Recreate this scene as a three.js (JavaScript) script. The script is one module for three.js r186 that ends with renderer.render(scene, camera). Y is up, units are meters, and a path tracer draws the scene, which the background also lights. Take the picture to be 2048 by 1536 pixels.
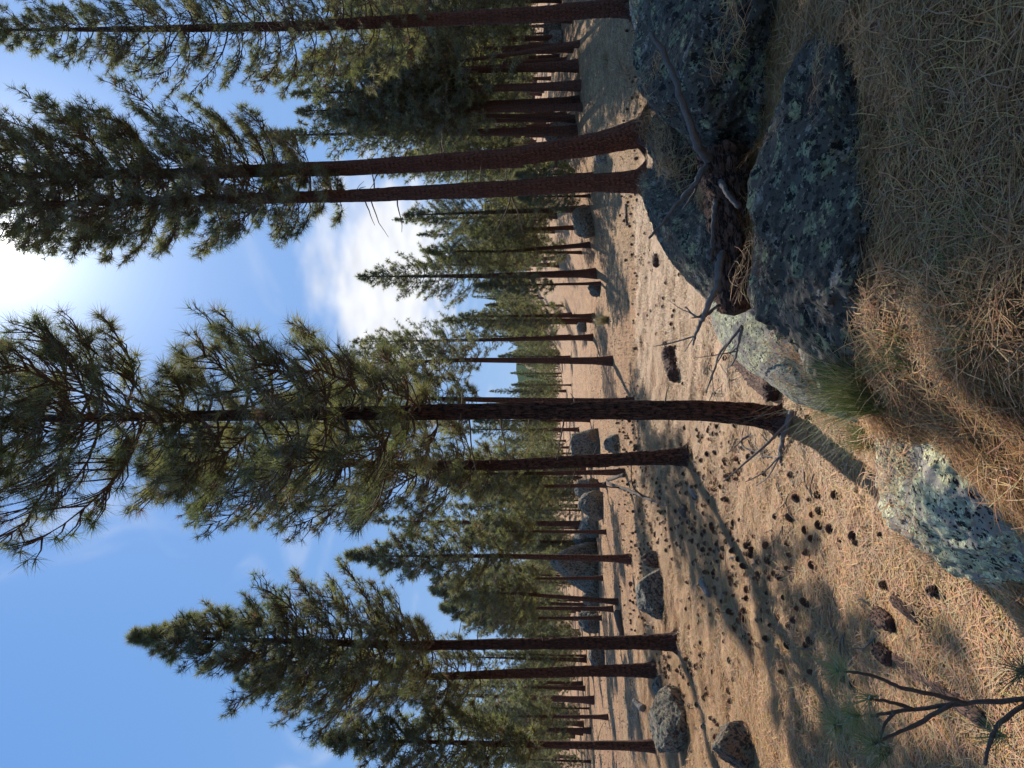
import * as THREE from 'three';
import { createNoise2D, createNoise3D } from 'simplex-noise';

// ---------------------------------------------------------------- camera, sky, sun, exposure
const W0 = 2048, H0 = 1536, FPX = 1365, CAM_H = 2.4, HORIZON = 1110;
const pitch = Math.atan((HORIZON - W0 / 2) / FPX);
const scene = new THREE.Scene();
const camera = new THREE.PerspectiveCamera(2 * Math.atan(H0 / 2 / FPX) * 180 / Math.PI, W0 / H0, 0.05, 4000);
camera.position.set(0, CAM_H, 0);
camera.up.set(1, 0, 0);                                  // the photograph lies on its side: its left edge is up in the world
camera.lookAt(0, CAM_H + Math.sin(pitch), -Math.cos(pitch));

const renderer = new THREE.WebGLRenderer({ antialias: true });
renderer.toneMapping = THREE.LinearToneMapping;
renderer.toneMappingExposure = 1.3;
renderer.shadowMap.enabled = true;

// pixel (of the 2048 x 1536 photograph) to a direction
const fwd = new THREE.Vector3(0, Math.sin(pitch), -Math.cos(pitch)), rgt = new THREE.Vector3(0, -Math.cos(pitch), -Math.sin(pitch));
const ray = (px, py) => fwd.clone().addScaledVector(rgt, (px - W0 / 2) / FPX).add(new THREE.Vector3((H0 / 2 - py) / FPX, 0, 0));

const sunDir = ray(-14, 482).normalize();
const sun = new THREE.DirectionalLight(new THREE.Color(1, 0.925, 0.82), 5);
sun.position.copy(sunDir).multiplyScalar(80); sun.target.position.set(0, 0, 0);
sun.castShadow = true; sun.shadow.mapSize.set(4096, 4096); sun.shadow.radius = 1;
Object.assign(sun.shadow.camera, { left: -60, right: 60, top: 60, bottom: -60, near: 1, far: 250 });
scene.add(sun, sun.target);

const rng = (s) => () => { s = (s + 0x6d2b79f5) | 0; let t = Math.imul(s ^ (s >>> 15), 1 | s); t = (t + Math.imul(t ^ (t >>> 7), 61 | t)) ^ t; return ((t ^ (t >>> 14)) >>> 0) / 4294967296; };
const n2 = createNoise2D(rng(11)), n3 = createNoise3D(rng(12));
const { clamp, lerp, smoothstep: sst } = THREE.MathUtils;
const ss = (a, b, x) => sst(x, a, b);
const fbm2 = (x, y, o = 4) => { let s = 0, a = 0.5; for (let i = 0; i < o; i++, a *= 0.5, x = x * 2.03 + 7.1, y = y * 2.03 - 3.7) s += a * n2(x, y); return s; };
const fbm3 = (x, y, z, o = 4) => { let s = 0, a = 0.5; for (let i = 0; i < o; i++, a *= 0.5, x = x * 2.03 + 7.1, y = y * 2.03 - 3.7, z = z * 2.03 + 1.3) s += a * n3(x, y, z); return s; };

{ // sky: clear blue air, the glow of the air round the sun, thin high cloud
  const W = 2048, H = 1024, data = new Float32Array(W * H * 4);
  const cl = ray(775, 560).normalize();
  for (let r = 0; r < H; r++) {
    const up = ((r + 0.5) / H - 0.5) * Math.PI, y = Math.sin(up), cu = Math.cos(up);
    for (let c = 0; c < W; c++) {
      const az = ((c + 0.5) / W - 0.5) * 2 * Math.PI, x = Math.cos(az) * cu, z = Math.sin(az) * cu;
      const e = Math.max(y, 0), ang = Math.acos(clamp(x * sunDir.x + y * sunDir.y + z * sunDir.z, -1, 1)) * 180 / Math.PI;
      const low = Math.exp(-e * 4.2);
      let R = lerp(0.088, 0.31, low), G = lerp(0.245, 0.46, low), B = lerp(0.58, 0.67, low);
      const near = 0.20 * Math.exp(-ang / 17) + 1.3 * Math.exp(-ang / 4.2) + 2 * Math.exp(-ang * ang / 3);
      R += near * 1.0; G += near * 0.98; B += near * 0.92;
      if (y > 0.01) {
        const k = 1 / (y + 0.12), u = x * k, v = z * k;
        const wisp = fbm2(u * 2.2 + 0.6 * n2(u * 1.3, v * 1.3), v * 0.8 + 4, 6);
        let m = ss(0.25, 0.85, wisp + 0.05) * 0.25;
        const du = az - Math.atan2(cl.z, cl.x), dv = up - Math.asin(cl.y);   // the one broad bank of cloud in view
        const q = Math.hypot(du / 0.165, dv / 0.095) + 0.4 * fbm2(u * 3 + 9, v * 3, 5);
        m = Math.max(m, 0.95 * (1 - ss(0.45, 1.25, q)));
        m *= ss(0.01, 0.12, y);
        const lit = 0.74 + 0.12 * fbm2(u * 5, v * 5 + 30, 4);
        R = lerp(R, lit + 0.02, m); G = lerp(G, lit + 0.03, m); B = lerp(B, lit + 0.06, m);
      }
      const i = (r * W + c) * 4; data[i] = R; data[i + 1] = G; data[i + 2] = B; data[i + 3] = 1;
    }
  }
  const t = new THREE.DataTexture(data, W, H, THREE.RGBAFormat, THREE.FloatType);
  t.mapping = THREE.EquirectangularReflectionMapping; t.magFilter = THREE.LinearFilter; t.needsUpdate = true;
  scene.background = t; scene.environment = t;
}

// ---------------------------------------------------------------- names and labels
const taken = new Map();
const numbered = (n) => { const k = taken.get(n) ?? 0; taken.set(n, k + 1); return k ? n + '_' + String(k).padStart(3, '0') : n; };
function tag(o, label, category, group, kind) {
  o.name = numbered(o.name); o.userData = { label, category };
  if (group) o.userData.group = group;
  o.userData.kind = kind ?? 'thing';
  scene.add(o); return o;
}
function mesh(name, g, m, parent, kind) {
  const o = new THREE.Mesh(g, m); o.name = name; o.castShadow = o.receiveShadow = true;
  if (kind) o.userData.kind = kind;
  if (parent) parent.add(o);
  return o;
}
const group = (name) => { const g = new THREE.Group(); g.name = name; return g; };

// ---------------------------------------------------------------- terrain
const EDGE = [[-1.45, -5], [-1.35, 3.2], [-1.12, 4.1], [-0.72, 4.9], [-0.33, 6.0], [-0.1, 6.5], [0.2, 7.3], [0.66, 8.3], [1.4, 9.0], [3, 9.3], [9, 8.6], [14, 4], [14, -5]];
function inside(x, d) {                                   // distance inside the foot of the bank, negative outside
  let best = 1e9, c = false;
  for (let i = 0, j = EDGE.length - 1; i < EDGE.length; j = i++) {
    const [ax, ay] = EDGE[j], [bx, by] = EDGE[i], ex = bx - ax, ey = by - ay;
    const t = clamp(((x - ax) * ex + (d - ay) * ey) / (ex * ex + ey * ey), 0, 1);
    best = Math.min(best, Math.hypot(x - ax - ex * t, d - ay - ey * t));
    if ((ay > d) !== (by > d) && x < ((bx - ax) * (d - ay)) / (by - ay) + ax) c = !c;
  }
  return c ? best : -best;
}
function height(x, z) {
  const d = -z;
  let h = 0.10 * fbm2(x * 0.13, z * 0.13, 3) + 0.035 * n2(x * 0.9, z * 0.9) + 0.012 * n2(x * 3.1, z * 3.1);
  h *= ss(2, 9, Math.hypot(x, z)) * 0.7 + 0.3;
  h += 1.5 * ss(19, 32, d) * ss(4, 15, x) + 0.04 * Math.max(0, d - 32) * ss(4, 24, x);
  h += 0.006 * Math.max(0, d - 45);
  if (x > -3 && x < 16 && d < 11 && d > -7) {
    const q = inside(x, d) + 0.12 * n2(x * 1.3 + 5, z * 1.3);
    h += ss(-0.12, 1.75, q) * (1.05 + 0.05 * n2(x * 0.8, z * 0.8 + 9)) + (q > 0.5 ? 0.018 * n2(x * 4, z * 4) : 0);
  }
  return h;
}
const atZ = (px, py, z) => { const r = ray(px, py), t = z / r.z; return new THREE.Vector3(r.x * t, CAM_H + r.y * t, z); };
const atY = (px, py, y) => { const r = ray(px, py), t = (y - CAM_H) / r.y; return new THREE.Vector3(r.x * t, y, r.z * t); };
function ground(px, py) {
  const r = ray(px, py); let t = 1.2;
  for (let k = 0; k < 4000; k++) { const x = r.x * t, y = CAM_H + r.y * t, z = r.z * t, g = height(x, z); if (y <= g) break; t += Math.max(0.004, (y - g) * 0.35 / Math.max(0.15, -r.y + 0.1)); if (t > 300) break; }
  return new THREE.Vector3(r.x * t, height(r.x * t, r.z * t), r.z * t);
}
function slopeNormal(x, z, e = 0.08) { return new THREE.Vector3(height(x - e, z) - height(x + e, z), 2 * e, height(x, z - e) - height(x, z + e)).normalize(); }

// ---------------------------------------------------------------- textures
function canvasPair(size, draw) {
  const a = document.createElement('canvas'), b = document.createElement('canvas'); a.width = a.height = b.width = b.height = size;
  draw(a.getContext('2d'), b.getContext('2d'), size);
  const ta = new THREE.CanvasTexture(a), tb = new THREE.CanvasTexture(b); ta.colorSpace = THREE.SRGBColorSpace;
  for (const t of [ta, tb]) t.wrapS = t.wrapT = THREE.RepeatWrapping;
  return [ta, tb];
}
const TILE = 3;
const [litterMap, litterBump] = canvasPair(2048, (c, b, S) => {
  const R = rng(5);
  c.fillStyle = 'rgb(96,72,50)'; c.fillRect(0, 0, S, S); b.fillStyle = 'rgb(40,40,40)'; b.fillRect(0, 0, S, S);
  for (let i = 0; i < 5000; i++) { const s = 2 + R() * 7, x = R() * S, y = R() * S, g = R(); c.fillStyle = g < 0.5 ? 'rgba(86,62,44,.5)' : 'rgba(150,126,98,.45)'; c.beginPath(); c.ellipse(x, y, s, s * 0.5, R() * 3, 0, 7); c.fill(); }
  for (let i = 0; i < 260; i++) { const s = 40 + R() * 130, x = R() * S, y = R() * S; c.fillStyle = R() < 0.55 ? 'rgba(60,40,28,.22)' : 'rgba(214,186,150,.22)'; c.beginPath(); c.ellipse(x, y, s, s * (0.4 + 0.5 * R()), R() * 3, 0, 7); c.fill(); }
  for (let i = 0; i < 3600; i++) { const s = 8 + R() * 34, x = R() * S, y = R() * S; c.fillStyle = R() < 0.55 ? 'rgba(74,52,36,.30)' : 'rgba(206,178,140,.30)'; c.beginPath(); c.ellipse(x, y, s, s * (0.4 + 0.5 * R()), R() * 3, 0, 7); c.fill(); }
  const cols = [[216, 186, 150], [204, 170, 132], [182, 146, 110], [226, 204, 172], [150, 116, 86], [194, 176, 152], [210, 172, 130], [112, 84, 62]];
  c.lineCap = b.lineCap = 'round';
  for (let i = 0; i < 24000; i++) {
    const x = R() * S, y = R() * S, L = 40 + R() * 90, a = R() * 6.283, k = (R() - 0.5) * 30, w = 1.1 + R() * 1.3, col = cols[(R() * cols.length) | 0], v = Math.round(60 + 190 * (i / 24000) * (0.6 + 0.4 * R()));
    const dx = Math.cos(a) * L, dy = Math.sin(a) * L, al = 0.5 + 0.5 * R();
    c.strokeStyle = `rgba(${col},${al})`; b.strokeStyle = `rgb(${v},${v},${v})`; c.lineWidth = w; b.lineWidth = w;
    for (const ox of [-S, 0, S]) for (const oy of [-S, 0, S]) {
      const X = x + ox, Y = y + oy; if (X < -140 || Y < -140 || X > S + 140 || Y > S + 140) continue;
      for (const q of [c, b]) { q.beginPath(); q.moveTo(X, Y); q.quadraticCurveTo(X + dx / 2 - Math.sin(a) * k, Y + dy / 2 + Math.cos(a) * k, X + dx, Y + dy); q.stroke(); }
    }
  }
});
function dataTex(w, h, f, srgb) {
  const d = new Uint8Array(w * h * 4);
  for (let y = 0; y < h; y++) for (let x = 0; x < w; x++) { const v = f(x / w, y / h), i = (y * w + x) * 4; for (let k = 0; k < 3; k++) d[i + k] = clamp(Math.round(255 * (v.length ? v[k] : v)), 0, 255); d[i + 3] = 255; }
  const t = new THREE.DataTexture(d, w, h); t.wrapS = t.wrapT = THREE.RepeatWrapping; t.magFilter = THREE.LinearFilter; t.minFilter = THREE.LinearMipmapLinearFilter; t.generateMipmaps = true; if (srgb) t.colorSpace = THREE.SRGBColorSpace; t.needsUpdate = true; return t;
}
// periodic noise on the unit square, through a torus
const per = (u, v, fu, fv, s = 0) => { const a = u * 2 * Math.PI, b = v * 2 * Math.PI; return n3(Math.cos(a) * fu / 6.283 + s, Math.sin(a) * fu / 6.283 + Math.cos(b) * fv / 6.283, Math.sin(b) * fv / 6.283 - s); };
// bark: scaly plates, longer than wide, with deep furrows between them; one tile is 0.5 m x 1 m
const bark = (() => {
  const CX = 11, CY = 8, R = rng(3), pts = [];
  for (let j = 0; j < CY; j++) for (let i = 0; i < CX; i++) pts.push([i + 0.15 + 0.7 * R(), j + 0.15 + 0.7 * R(), R()]);
  const w = 512, h = 1024, hei = new Float32Array(w * h), tone = new Float32Array(w * h);
  for (let y = 0; y < h; y++) for (let x = 0; x < w; x++) {
    const u0 = x / w, v0 = y / h, u = u0 * CX + 0.28 * per(u0, v0, 30, 16, 1) + 0.12 * per(u0, v0, 90, 40, 2), v = v0 * CY + 0.34 * per(u0, v0, 26, 20, 3);
    let f1 = 9, f2 = 9, id = 0; const iu = Math.floor(u), iv = Math.floor(v);
    for (let j = -1; j <= 1; j++) for (let i = -1; i <= 1; i++) {
      const a = ((iu + i) % CX + CX) % CX, b = ((iv + j) % CY + CY) % CY, p = pts[b * CX + a], dx = iu + i + p[0] - a - u, dy = iv + j + p[1] - b - v, d = Math.hypot(dx, dy * 0.8);
      if (d < f1) { f2 = f1; f1 = d; id = p[2]; } else if (d < f2) f2 = d;
    }
    const plate = ss(0.03, 0.24, f2 - f1), flake = 0.5 + 0.5 * per(u0, v0, 70, 46, 6), fine = 0.5 + 0.5 * per(u0, v0, 260, 120, 7);
    hei[y * w + x] = plate * (0.55 + 0.25 * id + 0.15 * flake) + 0.06 * fine; tone[y * w + x] = id * 0.45 + flake * 0.35 + fine * 0.25 + (plate < 0.3 ? -0.35 : 0);
  }
  const at = (a, u, v) => a[Math.min(h - 1, (v * h) | 0) * w + Math.min(w - 1, (u * w) | 0)];
  return {
    map: dataTex(w, h, (u, v) => { const t = clamp(at(tone, u, v), 0, 1), f = ss(0.05, 0.4, at(hei, u, v)); return [lerp(0.09, lerp(0.29, 0.57, t), f), lerp(0.07, lerp(0.19, 0.39, t), f), lerp(0.06, lerp(0.14, 0.30, t), f)]; }, true),
    bump: dataTex(w, h, (u, v) => at(hei, u, v)), hei: (u, v) => at(hei, u - Math.floor(u), v - Math.floor(v)),
  };
})();
const granite = {
  map: dataTex(512, 512, (u, v) => { const a = per(u, v, 150, 150, 1), b = per(u, v, 60, 60, 4), c = per(u, v, 300, 300, 2); const g = 0.80 + 0.10 * b + 0.12 * a + 0.14 * c - (c < -0.42 ? 0.28 : 0); return [g, g, g * 0.99]; }, true),
  bump: dataTex(512, 512, (u, v) => 0.5 + 0.2 * per(u, v, 60, 60, 4) + 0.2 * per(u, v, 150, 150, 1) + 0.12 * per(u, v, 300, 300, 2)),
};
// lichen on granite: crusty rosettes drawn as clusters of small dabs; one tile is 1.6 m
function lichenTex(seed, base, kinds) {
  return canvasPair(2048, (c, b, S) => {
    const R = rng(seed); c.fillStyle = `rgb(${base})`; c.fillRect(0, 0, S, S); b.fillStyle = 'rgb(120,120,120)'; b.fillRect(0, 0, S, S);
    const dab = (q, x, y, r) => { for (const ox of [-S, 0, S]) for (const oy of [-S, 0, S]) { const X = x + ox, Y = y + oy; if (X < -r || Y < -r || X > S + r || Y > S + r) continue; q.beginPath(); q.arc(X, Y, r, 0, 6.3); q.fill(); } };
    for (let i = 0; i < 60000; i++) { const v = base.map((k) => Math.round(k * (0.62 + 0.76 * R()))); c.fillStyle = `rgba(${v},.55)`; dab(c, R() * S, R() * S, 1 + 3.2 * R() * R()); }
    for (const [n, r0, r1, cols, lift, spread] of kinds) for (let i = 0; i < n; i++) {
      const x = R() * S, y = R() * S, big = r0 + (r1 - r0) * R() ** 3, col = cols[(R() * cols.length) | 0], m = Math.round(10 + big * 1.1), ax = 0.6 + 0.8 * R(), th = R() * 3;
      for (let k = 0; k < m; k++) {
        const a = R() * 6.283, d = big * Math.sqrt(R()) * spread, lx = Math.cos(a) * d * ax, ly = Math.sin(a) * d / ax, f = 0.72 + 0.5 * R(), v = col.map((q) => Math.min(255, Math.round(q * f))), r = 2 + big * (0.08 + 0.16 * R());
        c.fillStyle = `rgba(${v},.9)`; const X = x + lx * Math.cos(th) - ly * Math.sin(th), Y = y + lx * Math.sin(th) + ly * Math.cos(th); dab(c, X, Y, r); const g = Math.round(120 + lift * (0.5 + 0.5 * R())); b.fillStyle = `rgba(${g},${g},${g},.7)`; dab(b, X, Y, r);
      }
    }
    for (let i = 0; i < 40000; i++) { const d = R() < 0.5; c.fillStyle = d ? 'rgba(30,30,30,.35)' : 'rgba(225,225,215,.25)'; dab(c, R() * S, R() * S, 0.8 + 1.4 * R()); const g = d ? 70 : 170; b.fillStyle = `rgba(${g},${g},${g},.5)`; dab(b, R() * S, R() * S, 1 + 2 * R()); }
  });
}
const PALE = [[142, 156, 138], [128, 140, 120], [160, 168, 140], [150, 150, 152]], BLACK = [[34, 34, 35], [42, 40, 38], [28, 29, 31]];
const lichenDark = lichenTex(91, [92, 92, 92], [[220, 20, 90, [[74, 72, 72], [104, 102, 98]], 0, 1], [260, 10, 80, PALE, 60, 1], [900, 6, 34, BLACK, -50, 1], [700, 4, 16, PALE, 50, 1], [1500, 3, 12, BLACK, -40, 1]]);
const lichenPale = lichenTex(92, [150, 150, 146], [[240, 20, 110, [[176, 184, 160], [160, 168, 150], [188, 192, 160]], 40, 1], [500, 10, 60, [[196, 204, 176], [178, 188, 158]], 60, 1], [800, 4, 22, BLACK, -50, 1], [1600, 3, 10, BLACK, -40, 1]]);
const wood = { bump: dataTex(256, 512, (u, v) => 0.5 + 0.3 * per(u, v, 90, 5, 1) + 0.2 * per(u, v, 160, 12, 3)), map: dataTex(256, 512, (u, v) => { const g = 0.82 + 0.12 * per(u, v, 90, 5, 1) + 0.1 * per(u, v, 30, 20, 5) - (per(u, v, 120, 4, 8) > 0.55 ? 0.2 : 0); return [g, g * 0.985, g * 0.96]; }, true) };

// ---------------------------------------------------------------- materials
const std = (o) => new THREE.MeshStandardMaterial({ roughness: 0.9, ...o });
const M = {
  ground: std({ map: litterMap, bumpMap: litterBump, bumpScale: 0.012, vertexColors: true, roughness: 0.95 }),
  bark: std({ map: bark.map, bumpMap: bark.bump, bumpScale: 0.035, roughness: 0.92 }),
  barkGrey: std({ map: bark.map, bumpMap: bark.bump, bumpScale: 0.045, color: new THREE.Color().setRGB(0.70, 0.78, 0.86), roughness: 0.95 }),
  barkFar: std({ map: bark.map, bumpMap: bark.bump, bumpScale: 0.03, roughness: 0.95 }),
  twig: std({ color: new THREE.Color().setRGB(0.10, 0.075, 0.055), roughness: 0.95 }),
  needle: new THREE.MeshPhysicalMaterial({ vertexColors: true, roughness: 0.9, transmission: 0.65, thickness: 0, side: THREE.DoubleSide, specularIntensity: 1 }),
  litter: new THREE.MeshStandardMaterial({ vertexColors: true, roughness: 0.7, side: THREE.DoubleSide }),
  grass: new THREE.MeshPhysicalMaterial({ vertexColors: true, roughness: 0.75, transmission: 0.35, thickness: 0, side: THREE.DoubleSide }),
  rock: std({ map: granite.map, bumpMap: granite.bump, bumpScale: 0.008, vertexColors: true, roughness: 0.93 }),
  rockDark: std({ map: lichenDark[0], bumpMap: lichenDark[1], bumpScale: 0.012, vertexColors: true, roughness: 0.95 }),
  rockPale: std({ map: lichenPale[0], bumpMap: lichenPale[1], bumpScale: 0.012, vertexColors: true, roughness: 0.95 }),
  dead: std({ map: wood.map, bumpMap: wood.bump, bumpScale: 0.006, color: new THREE.Color().setRGB(0.33, 0.30, 0.275), roughness: 0.9 }),
  logbark: std({ map: bark.map, bumpMap: bark.bump, bumpScale: 0.02, color: new THREE.Color().setRGB(0.85, 1.0, 1.08), roughness: 0.95 }),
  cone: std({ vertexColors: true, roughness: 0.75 }),
  mountain: new THREE.MeshPhysicalMaterial({ color: new THREE.Color().setRGB(0.06, 0.085, 0.05), roughness: 1, specularIntensity: 0 }),
};

// ---------------------------------------------------------------- geometry collector
class Acc {
  constructor() { this.p = []; this.n = []; this.u = []; this.c = []; this.i = []; }
  v(x, y, z, nx, ny, nz, u = 0, w = 0, c) { this.p.push(x, y, z); this.n.push(nx, ny, nz); this.u.push(u, w); if (c) this.c.push(c[0], c[1], c[2]); return this.p.length / 3 - 1; }
  tri(a, b, c) { this.i.push(a, b, c); }
  // tube through points with radii; opts: seg, uScale, bump(angle, along, radius) -> extra radius, capEnd
  tube(P, r, seg = 6, { vPer = 1, bump = null, cap = true, color = null } = {}) {
    const n = P.length, T = new THREE.Vector3(), N = new THREE.Vector3(), B = new THREE.Vector3(); let prev = null, len = 0; const start = this.p.length / 3, around = Math.max(1, Math.round((2 * Math.PI * r[0]) / 0.5));
    for (let k = 0; k < n; k++) {
      T.subVectors(P[Math.min(n - 1, k + 1)], P[Math.max(0, k - 1)]).normalize();
      if (k) len += P[k].distanceTo(P[k - 1]);
      if (!prev) N.set(Math.abs(T.y) > 0.9 ? 1 : 0, Math.abs(T.y) > 0.9 ? 0 : 1, 0); else N.copy(prev);
      N.addScaledVector(T, -N.dot(T)).normalize(); prev = N.clone(); B.crossVectors(T, N);
      for (let s = 0; s <= seg; s++) {
        const a = (s / seg) * 2 * Math.PI, ca = Math.cos(a), sa = Math.sin(a), nx = N.x * ca + B.x * sa, ny = N.y * ca + B.y * sa, nz = N.z * ca + B.z * sa, R = r[k] + (bump ? bump((s % seg) / seg, len, r[k], nx, ny, nz, P[k]) : 0);
        this.v(P[k].x + nx * R, P[k].y + ny * R, P[k].z + nz * R, nx, ny, nz, (s / seg) * around, len * vPer, color);
      }
    }
    const row = seg + 1;
    for (let k = 0; k < n - 1; k++) for (let s = 0; s < seg; s++) { const a = start + k * row + s, b = a + 1, c = a + row, d = c + 1; this.tri(a, b, c); this.tri(b, d, c); }
    if (cap) for (const e of [0, n - 1]) {
      const dir = new THREE.Vector3().subVectors(P[e], P[e ? n - 2 : 1]).normalize(), m = this.v(P[e].x + dir.x * r[e] * 0.3, P[e].y + dir.y * r[e] * 0.3, P[e].z + dir.z * r[e] * 0.3, dir.x, dir.y, dir.z, 0.5, len * vPer, color);
      for (let s = 0; s < seg; s++) { const a = start + e * row + s; e ? this.tri(a, a + 1, m) : this.tri(a, m, a + 1); }
    }
  }
  needle(x, y, z, dx, dy, dz, w, sx, sy, sz, c) {       // one long thin triangle, w wide at the base along s
    const ux = dy * sz - dz * sy, uy = dz * sx - dx * sz, uz = dx * sy - dy * sx, l = Math.hypot(ux, uy, uz) || 1, h = w / 2;
    const a = this.v(x - sx * h, y - sy * h, z - sz * h, ux / l, uy / l, uz / l, 0, 0, c), b = this.v(x + sx * h, y + sy * h, z + sz * h, ux / l, uy / l, uz / l, 0, 0, c), t = this.v(x + dx, y + dy, z + dz, ux / l, uy / l, uz / l, 0, 0, c);
    this.tri(a, b, t);
  }
  flat() { const g = this.geo(); g.deleteAttribute('normal'); g.deleteAttribute('uv'); return g; }
  geo(recompute) {
    const g = new THREE.BufferGeometry();
    g.setAttribute('position', new THREE.BufferAttribute(new Float32Array(this.p), 3));
    g.setAttribute('normal', new THREE.BufferAttribute(new Float32Array(this.n), 3));
    g.setAttribute('uv', new THREE.BufferAttribute(new Float32Array(this.u), 2));
    if (this.c.length) g.setAttribute('color', new THREE.BufferAttribute(new Float32Array(this.c), 3));
    g.setIndex(new THREE.BufferAttribute(new Uint32Array(this.i), 1));
    if (recompute) { g.computeVertexNormals(); weld(g); }
    return g;
  }
}
function weld(g) {                                         // one normal for vertices that share a place
  const p = g.attributes.position.array, n = g.attributes.normal.array, m = new Map();
  const key = (i) => Math.round(p[i] * 2e4) + ',' + Math.round(p[i + 1] * 2e4) + ',' + Math.round(p[i + 2] * 2e4);
  for (let i = 0; i < p.length; i += 3) { const k = key(i), e = m.get(k); if (e) { e[0] += n[i]; e[1] += n[i + 1]; e[2] += n[i + 2]; } else m.set(k, [n[i], n[i + 1], n[i + 2]]); }
  for (let i = 0; i < p.length; i += 3) { const e = m.get(key(i)), l = Math.hypot(...e) || 1; n[i] = e[0] / l; n[i + 1] = e[1] / l; n[i + 2] = e[2] / l; }
}

// ---------------------------------------------------------------- the ground sheet
{
  const N = 420, warp = (u, a, reach) => a * Math.sinh(u * Math.asinh(reach / a)), A = new Acc();
  for (let j = 0; j <= N; j++) for (let i = 0; i <= N; i++) {
    const x = warp((i / N) * 2 - 1, 2.4, 900) - 0.2, z = -3.2 + warp((j / N) * 2 - 1, 2.4, 900), y = height(x, z);
    const d = -z, bank = ss(0.2, 1.2, inside(x, d)) * (d < 11 ? 1 : 0);
    const meadow = ss(-0.25, 0.35, fbm2(x * 0.12 + 3, z * 0.12, 3) + 0.9 * ss(-1.5, 3.5, x - 0.06 * d) * ss(9, 15, d) * (1 - ss(26, 40, d)) - 0.3);
    const grain = 1 + 0.30 * fbm2(x * 1.7, z * 1.7, 3) + 0.14 * n2(x * 7, z * 7), grey = ss(0.0, 0.5, fbm2(x * 0.7 + 20, z * 0.7, 3)) * 0.5;
    let c = [1.08, 0.84, 0.59];                             // warm needle duff
    c = c.map((k, q) => lerp(k, [0.98, 0.86, 0.65][q], meadow));   // straw meadow
    c = c.map((k, q) => lerp(k, [0.70, 0.66, 0.60][q], grey * 0.6));
    const red = ss(0.05, 0.5, fbm2(x * 0.2 - 8, z * 0.2 + 2, 3)) * ss(16, 26, d) * (1 - meadow * 0.8);
    c = c.map((k, q) => lerp(k, [0.66, 0.48, 0.38][q], red * 0.6));
    c = c.map((k, q) => lerp(k, [0.66, 0.52, 0.38][q], bank));
    A.v(x, y, z, 0, 1, 0, x / TILE, z / TILE, c.map((k) => clamp(k * grain, 0, 1.1)));
  }
  for (let j = 0; j < N; j++) for (let i = 0; i < N; i++) { const a = j * (N + 1) + i, b = a + 1, c = a + N + 1, d = c + 1; A.tri(a, c, b); A.tri(b, c, d); }
  const g = A.geo(); g.computeVertexNormals();
  const o = mesh('ground', g, M.ground); tag(o, 'forest floor of tan fallen needles and pale straw', 'ground', null, 'structure');
}
{ // far wooded ridge
  const A = new Acc(), n = 120;
  for (let i = 0; i <= n; i++) for (let k = 0; k <= 8; k++) {
    const a = (i / n - 0.5) * 2.6, d = 760 + k * 60, e = Math.sin((k / 8) * Math.PI * 0.5), top = 46 + 26 * fbm2(a * 3 + 1.7, 3, 4) + 24 * Math.max(0, 1 - Math.abs(a - 0.02) / 0.12) + 40 * Math.max(0, 1 - Math.abs(a + 0.19) / 0.08) + 5 * n2(a * 60, 1);
    A.v(Math.sin(a) * d, -4 + top * e + 6 * fbm2(a * 30, k * 0.8, 3) * e, -Math.cos(a) * d, 0, 1, 0, 0, 0);
  }
  for (let i = 0; i < n; i++) for (let k = 0; k < 8; k++) { const a = i * 9 + k, b = a + 1, c = a + 9, d = c + 1; A.tri(a, b, c); A.tri(b, d, c); }
  const g = A.geo(); g.computeVertexNormals();
  tag(mesh('mountain', g, M.mountain), 'dark blue wooded mountain seen through the pines', 'mountain', null, 'structure');
}

// ---------------------------------------------------------------- pines
const GREENS = [[0.205, 0.222, 0.066], [0.235, 0.238, 0.076], [0.155, 0.187, 0.060], [0.250, 0.243, 0.090], [0.178, 0.198, 0.072]];
function tuft(A, x, y, z, dx, dy, dz, R, n, L, w, spread, col) {
  // a brush of needles round the axis d
  let ax = Math.abs(dy) < 0.9 ? 0 : 1, ay = Math.abs(dy) < 0.9 ? 1 : 0;
  let ux = ay * dz, uy = -ax * dz, uz = ax * dy - ay * dx, l = Math.hypot(ux, uy, uz); ux /= l; uy /= l; uz /= l;
  const vx = dy * uz - dz * uy, vy = dz * ux - dx * uz, vz = dx * uy - dy * ux, f = 0.5 + 0.9 * R(), c = [col[0] * f, col[1] * f, col[2] * f];
  for (let k = 0; k < n; k++) {
    const a = R() * 6.283, t = spread * (0.12 + 0.88 * Math.sqrt(R())), ct = Math.cos(t), st = Math.sin(t), ca = Math.cos(a), sa = Math.sin(a), q = L * (0.65 + 0.45 * R()), off = -L * 0.3 * R();
    const ex = dx * ct + (ux * ca + vx * sa) * st, ey = dy * ct + (uy * ca + vy * sa) * st - 0.06, ez = dz * ct + (uz * ca + vz * sa) * st;
    const b = R() * 6.283, cb = Math.cos(b), sb = Math.sin(b); let sx = ux * cb + vx * sb, sy = uy * cb + vy * sb, sz = uz * cb + vz * sb;
    A.needle(x + dx * off, y + dy * off, z + dz * off, ex * q, ey * q, ez * q, w, sx, sy, sz, c);
  }
}
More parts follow.
